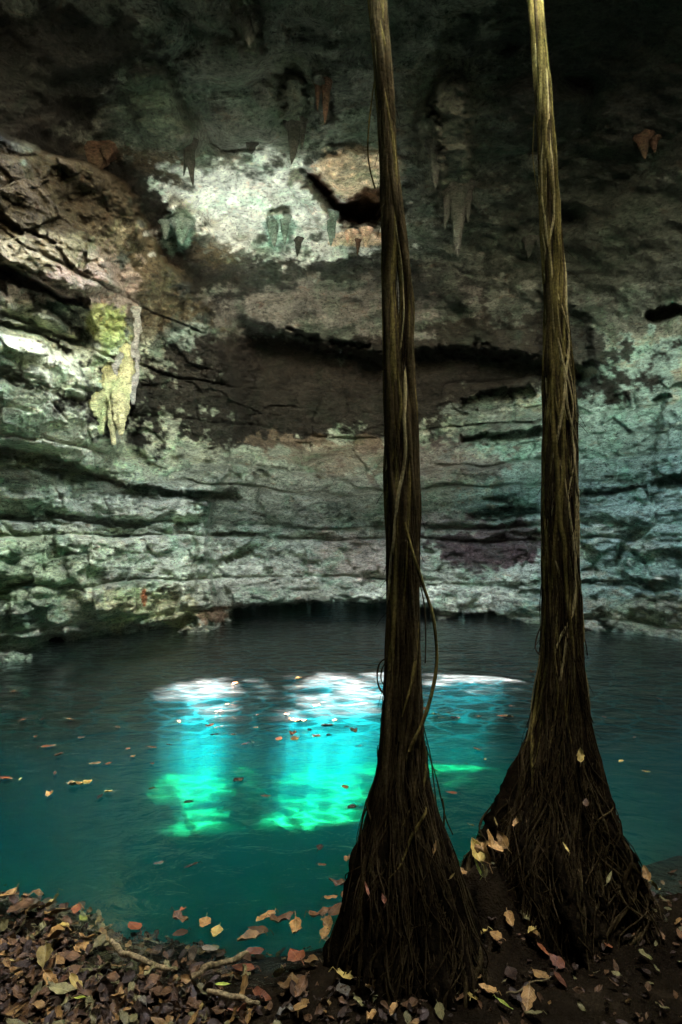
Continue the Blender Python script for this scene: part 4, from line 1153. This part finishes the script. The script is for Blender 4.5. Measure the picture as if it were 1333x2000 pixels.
for u, v, colr, sz in FLOAT:
    p = at_z(u, v, 0.012)
    L = sz / FPX * p[1] * 1.25
    L = float(np.clip(L, 0.05, 0.17))
    big = v > 1700
    k = gl_.choice(['flat', 'broad', 'flat', 'cupped', 'curled'] if big else ['flat', 'broad', 'narrow', 'cupped'])
    put_leaf(p, k, colr, L, gl_.uniform(0, 6.28), zone_water(u, v), (gl_.normal() * 0.06, gl_.normal() * 0.06))

def on_ground(u, v):
    d = ray(u, v); t = np.linspace(2.2, 7.0, 900)
    z = CAMZ + d[2] * t; gz = ground_z(d[0] * t, t)
    hit = z < np.maximum(gz, 0.0)
    i = int(np.argmax(hit)) if hit.any() else len(t) - 1
    return np.array([d[0] * t[i], t[i], max(gz[i], 0.0)])

GROUNDED = [ # u, v, colour, kind, size px, explicit label
 (118,1800,'tan','broad',60,'large tan leaf arching on top of the left leaf pile'), (162,1813,'lime green','broad',22,'small bright yellow-green leaf at the water edge of the left leaf pile'),
 (87,1894,'yellow','cupped',50,'folded yellowish leaf in the middle of the left leaf pile'), (100,1855,'tan','cupped',58,'wide tan leaf with a fold below the arching tan leaf'),
 (123,1957,'olive','broad',52,'pointed olive leaf near the bottom left of the leaf pile'), (158,1975,'lime green','narrow',34,'narrow lime green leaf near the bottom left of the picture'),
 (63,1768,'tan','crumpled',40,None), (100,1784,'yellow','curled',36,None), (20,1765,'tan','curled',40,None), (40,1790,'brown','broad',50,None), (315,1962,'brown','broad',52,None),
 (578,1889,'rust','broad',54,'broad rust brown leaf standing just left of the left root foot'), (543,1925,'yellow','broad',34,'rounded orange-yellow leaf under the broad rust brown leaf'), (572,1939,'tan','broad',42,None),
 (683,1918,'yellow','broad',54,'large pale yellow leaf at the foot of the left root column'), (606,1892,'tan','cupped',34,None), (475,1920,'olive','cupped',40,None), (478,1951,'tan','broad',40,None),
 (672,1949,'grey','broad',44,'grey leaf lying under the large pale yellow leaf'), (588,1991,'tan','broad',44,None), (436,1946,'lime green','narrow',30,'slim green leaf beside the lower fallen branch'),
 (712,1898,'yellow','cupped',34,'upright yellow-green leaf behind the large pale yellow leaf'), (743,1920,'brown','broad',66,'longest brown leaf sloping away from the left root foot'), (725,1949,'grey','narrow',34,None),
 (888,1954,'olive','broad',34,None), (924,1962,'yellow','broad',34,None), (953,1946,'tan','broad',34,None), (985,1976,'lime green','narrow',36,'pale green leaf lying at the bottom edge right of centre'), (1032,1967,'tan','broad',48,'mottled tan leaf beside the thin twig at the bottom right'),
 (1042,1994,'olive','broad',34,None), (1058,1920,'tan','broad',42,None), (1095,1927,'rust','flat',32,None), (1087,1890,'rust','broad',34,None), (1061,1866,'rust','flat',28,None), (1000,1916,'dark brown','broad',40,None),
 (937,1839,'yellow','broad',38,None), (969,1841,'tan','flat',26,None), (1040,1831,'yellow','cupped',26,None), (1037,1844,'tan','cupped',40,None), (1112,1832,'tan','broad',20,None), (1174,1815,'yellow','curled',40,'curled yellow leaf on the dark soil right of the right root foot'),
 (996,1812,'tan','cupped',34,None), (1030,1800,'olive','cupped',36,None), (1190,1860,'rust','flat',24,None), (1203,1915,'olive','flat',18,None), (1305,1786,'olive','flat',20,None), (1329,1836,'brown','flat',22,None), (1279,1744,'yellow','curled',28,None),
 (1008,1960,'dark brown','broad',34,None),(860,1990,'olive','flat',30,None),(800,1975,'brown','broad',36,None),(770,1990,'tan','cupped',30,None)]
for u, v, colr, k, sz, lab in GROUNDED:
    p = on_ground(u, v)
    L = float(np.clip(sz / FPX * p[1] * 1.05, 0.05, 0.2))
    up = 0.035 if u > 600 else 0.06
    where = 'on the left leaf pile' if u < 330 else ('on wet ground left of the roots' if u < 740 else 'on dark ground below the roots')
    put_leaf(p + [0, 0, up], k, colr, L, gl_.uniform(0, 6.28), where, (gl_.normal() * 0.3 - 0.15, gl_.normal() * 0.3), lab)
# leaves caught on the root columns
CAUGHT = [(943,1655,'tan','crumpled',56,'big crumpled tan leaf caught between the feet of the two roots'), (930,1662,'yellow','cupped',44,'yellow leaf tucked under the crumpled tan leaf between the roots'),
 (982,1640,'tan','broad',34,'round tan leaf beside the crumpled one between the roots'), (962,1650,'tan','curled',46,'curled tan strip of leaf between the crumpled and round leaves'), (932,1692,'lime green','narrow',28,'pale green leaf hanging below the crumpled tan leaf'), (946,1699,'olive','broad',26,'olive leaf hanging just right of the pale green one between the roots'),
 (850,1655,'tan','narrow',24,'tan leaf stuck on the right flank of the left root foot'), (1105,1655,'yellow','narrow',20,'small pale leaf stuck low on the middle of the right root foot'), (1134,1476,'yellow','curled',26,'yellow leaf caught where the right root begins to flare'), (1153,1484,'yellow','narrow',14,'little yellow leaf right of the one caught on the right root'),
 (1008,1607,'tan','curled',22,'tan leaf caught on the left flank of the right root'), (1168,1541,'tan','narrow',20,'thin tan leaf on the right flank of the right root'), (1145,1567,'brown','broad',18,'brown leaf in the middle of the right root flare'), (1263,1708,'tan','curled',30,'curled leaf at the outer right tip of the right root foot'), (1190,1713,'olive','narrow',24,'narrow olive leaf hanging low on the right root foot'),
 (716,1735,'rust','narrow',24,'rust sliver of leaf on the left flank of the left root'), (748,1755,'rust','cupped',18,'small rust leaf low on the left root'), (968,1604,'yellow','narrow',16,'tiny yellow leaf at the left edge of the right root'), (884,1710,'yellow','narrow',14,'tiny pale leaf low on the left root, nearest the gap')]
for u, v, colr, k, sz, lab in CAUGHT:
    if 905 < u < 960 and v > 1640: Y = 4.0
    elif u < 900:
        z0 = at_y(u, v, YL)[2]; cxx, _ = cenL(z0); r = radL(z0); q = np.clip((at_y(u, v, YL)[0] - cxx) / r, -0.95, 0.95); Y = YL - r * math.sqrt(1 - q * q) - 0.03
    else:
        z0 = at_y(u, v, YR)[2]; cxx, _ = cenR(z0); r = radR(z0); q = np.clip((at_y(u, v, YR)[0] - cxx) / r, -0.95, 0.95); Y = YR - r * math.sqrt(1 - q * q) - 0.03
    p = at_y(u, v, Y); L = float(np.clip(sz / FPX * p[1] * 1.1, 0.04, 0.2))
    put_leaf(p, k, colr, L, gl_.uniform(-0.8, 0.8), 'caught on the roots', (gl_.uniform(0.5, 1.1), gl_.normal() * 0.3), lab)
# the leaf pile of the left bank and the wet litter, one by one as far as they show
nbank = 300 - len(LEAVES)
cands = []
while len(cands) < nbank:
    u = gl_.uniform(-10, 760); v = gl_.uniform(1745, 2010)
    edge = np.interp(u, [0, 110, 200, 280, 420, 620, 760], [1752, 1775, 1855, 1900, 1950, 1930, 1925])
    if v < edge + gl_.uniform(-4, 8): continue
    if u > 420 and gl_.random() < 0.45: continue
    cands.append((u, v))
for u, v in cands:
    p = on_ground(u, v)
    colr = gl_.choice(['tan', 'brown', 'dark brown', 'olive', 'grey', 'rust', 'yellow'], p=[0.2, 0.32, 0.18, 0.13, 0.08, 0.06, 0.03])
    k = gl_.choice(['broad', 'cupped', 'curled', 'crumpled', 'flat'], p=[0.3, 0.25, 0.2, 0.15, 0.1])
    where = 'on the left leaf pile' if u < 330 else ('on the wet ground before the roots')
    put_leaf(p + [0, 0, gl_.uniform(0.02, 0.06)], k, colr, gl_.uniform(0.055, 0.135), gl_.uniform(0, 6.28), where, (gl_.normal() * 0.45 - 0.2, gl_.normal() * 0.45))

# labels: a leaf is told apart by its colour, form and place; where several are alike, by their order
ORD = ['first', 'second', 'third', 'fourth', 'fifth', 'sixth', 'seventh', 'eighth', 'ninth', 'tenth', 'eleventh', 'twelfth']
from collections import defaultdict
sets = defaultdict(list)
for d in LEAVES:
    d['o']['category'] = 'leaf'
    if d['explicit']: d['o']['label'] = d['explicit']; d['o']['group'] = 'fallen leaves'; continue
    sets[(d['colour'], d['kind'] if 'pile' in d['where'] or 'ground' in d['where'] else '', d['where'])].append(d)
for (colr, kind, where), ds in sets.items():
    pile = 'pile' in where or 'wet ground before' in where
    verb = 'lying' if 'pile' in where or 'ground' in where else 'floating'
    nm = (kind + ' ' if kind else '') + colr
    grp = 'fallen leaves lying on the bank' if verb == 'lying' else 'leaves floating on the pool'
    ds.sort(key=lambda d: d['P'][0] / d['P'][1])
    for i, d in enumerate(ds):
        d['o']['group'] = grp
        if len(ds) == 1: d['o']['label'] = 'only %s leaf %s %s' % (nm, verb, where)
        elif len(ds) <= 12: d['o']['label'] = '%s from left of %s leaves %s' % (ORD[i] if i else 'first', nm, where)
        else: d['o']['label'] = '%s leaf %s %s' % (nm, verb, where)

# smaller, half buried litter: nobody could count it
def litter():
    g = np.random.default_rng(77)
    base = []
    for k in range(6):
        b = leaf_geo(g, 0.1, g.uniform(0.2, 0.32), g.uniform(0.0, 0.3), g.uniform(0.02, 0.3), g.uniform(0.2, 0.8)); base.append((np.concatenate(b.V)[:63], b.F[0]))
    groups = {c: Buf() for c in ('brown', 'dark brown', 'olive', 'tan')}
    cnt = 0
    while cnt < 5200:
        x = g.uniform(-3.4, 3.4); y = g.uniform(2.7, 5.6)
        d = shore_y(x) - y
        dens = 1.0 if x < -0.6 else 0.33
        if d < (-0.9 if x < -0.2 else -0.4) or (d < 0 and g.random() < 0.7) or g.random() > dens: continue
        if x > 0.75 and g.random() < 0.45: continue
        V, F = base[int(g.integers(0, 6))]
        s_ = g.uniform(0.35, 1.15) if x < -0.5 else g.uniform(0.25, 0.8)
        R = np.array(Matrix.Rotation(g.uniform(0, 6.28), 3, 'Z') @ Matrix.Rotation(g.normal() * 0.38, 3, 'X') @ Matrix.Rotation(g.normal() * 0.38, 3, 'Y'))
        P = (V * s_) @ R.T + np.array([x, y, float(ground_z(x, y)) + g.uniform(-0.005, 0.05)])
        c = g.choice(['brown', 'dark brown', 'olive', 'tan'], p=[0.34, 0.42, 0.1, 0.14])
        groups[c].add(P, F); cnt += 1
    me = None
    V = []; F = []; mi = []; n = 0
    for k, c in enumerate(groups):
        v = np.concatenate(groups[c].V); f = np.concatenate(groups[c].F)
        V.append(v); F.append(f + n); n += len(v); mi.append(np.full(len(f), k))
    me = quads(np.concatenate(V), np.concatenate(F), 'leaf_litter')
    for c in groups: me.materials.append(LM[c])
    me.polygons.foreach_set('material_index', np.concatenate(mi).astype(np.int32))
    link('leaf_litter', me, kind='stuff')
litter()

# ------------------------------------------------------------------ fallen branches and twigs
M_BRANCH = bark_material('branch_bark', (0.05, 0.04, 0.02), (0.26, 0.21, 0.11), 0.8, 40)
def branch(name, pts, r, mat, label, lift=0.05, seed=0):
    P = np.array([on_ground(u, v) + [0, 0, lift] for u, v in pts]); n = len(P)
    t = np.linspace(0, n - 1, n * 12)
    out = np.stack([np.interp(t, range(n), P[:, k]) for k in range(3)], 1)
    out += 0.012 * np.stack([vnoise(np.stack([t * 1.7, t * 0 + k, t * 0 + seed], 1), 60) for k in range(3)], 1)
    rr = 0.8 * r * np.interp(t, [0, 0.25, n - 1.3, n - 1], [0.8, 1.05, 0.85, 0.5]) * (1 + 0.18 * vnoise(np.stack([t * 3, t * 0, t * 0 + seed], 1), 61))
    o0 = out[0].copy(); b = Buf(); b.tube(out - o0, rr, 10)
    o = link(name, b.mesh(name, mat), label=label, category='branch'); o.location = tuple(o0)
    return o
branch('fallen_branch', [(370, 1935), (400, 1922), (440, 1903), (482, 1886)], 0.021, M_BRANCH, 'pale knobbly branch slanting up out of the leaves at the water edge', 0.07, 1)
branch('fallen_branch', [(215, 1858), (240, 1880), (265, 1895), (300, 1912), (335, 1922)], 0.020, M_BRANCH, 'mossy branch half buried along the right edge of the leaf pile', 0.07, 2)
branch('fallen_branch', [(400, 1962), (440, 1970), (480, 1978), (512, 1990)], 0.018, M_BRANCH, 'lower pale branch lying near the bottom edge left of centre', 0.07, 3)
branch('twig', [(994, 1962), (1030, 1948), (1075, 1926)], 0.006, M_BRANCH, 'thin twig on the dark ground below the right root column', 0.05, 4)
branch('twig', [(870, 1862), (878, 1845), (884, 1824)], 0.007, M_BRANCH, 'short pale stick leaning at the foot of the left root column', 0.09, 5)
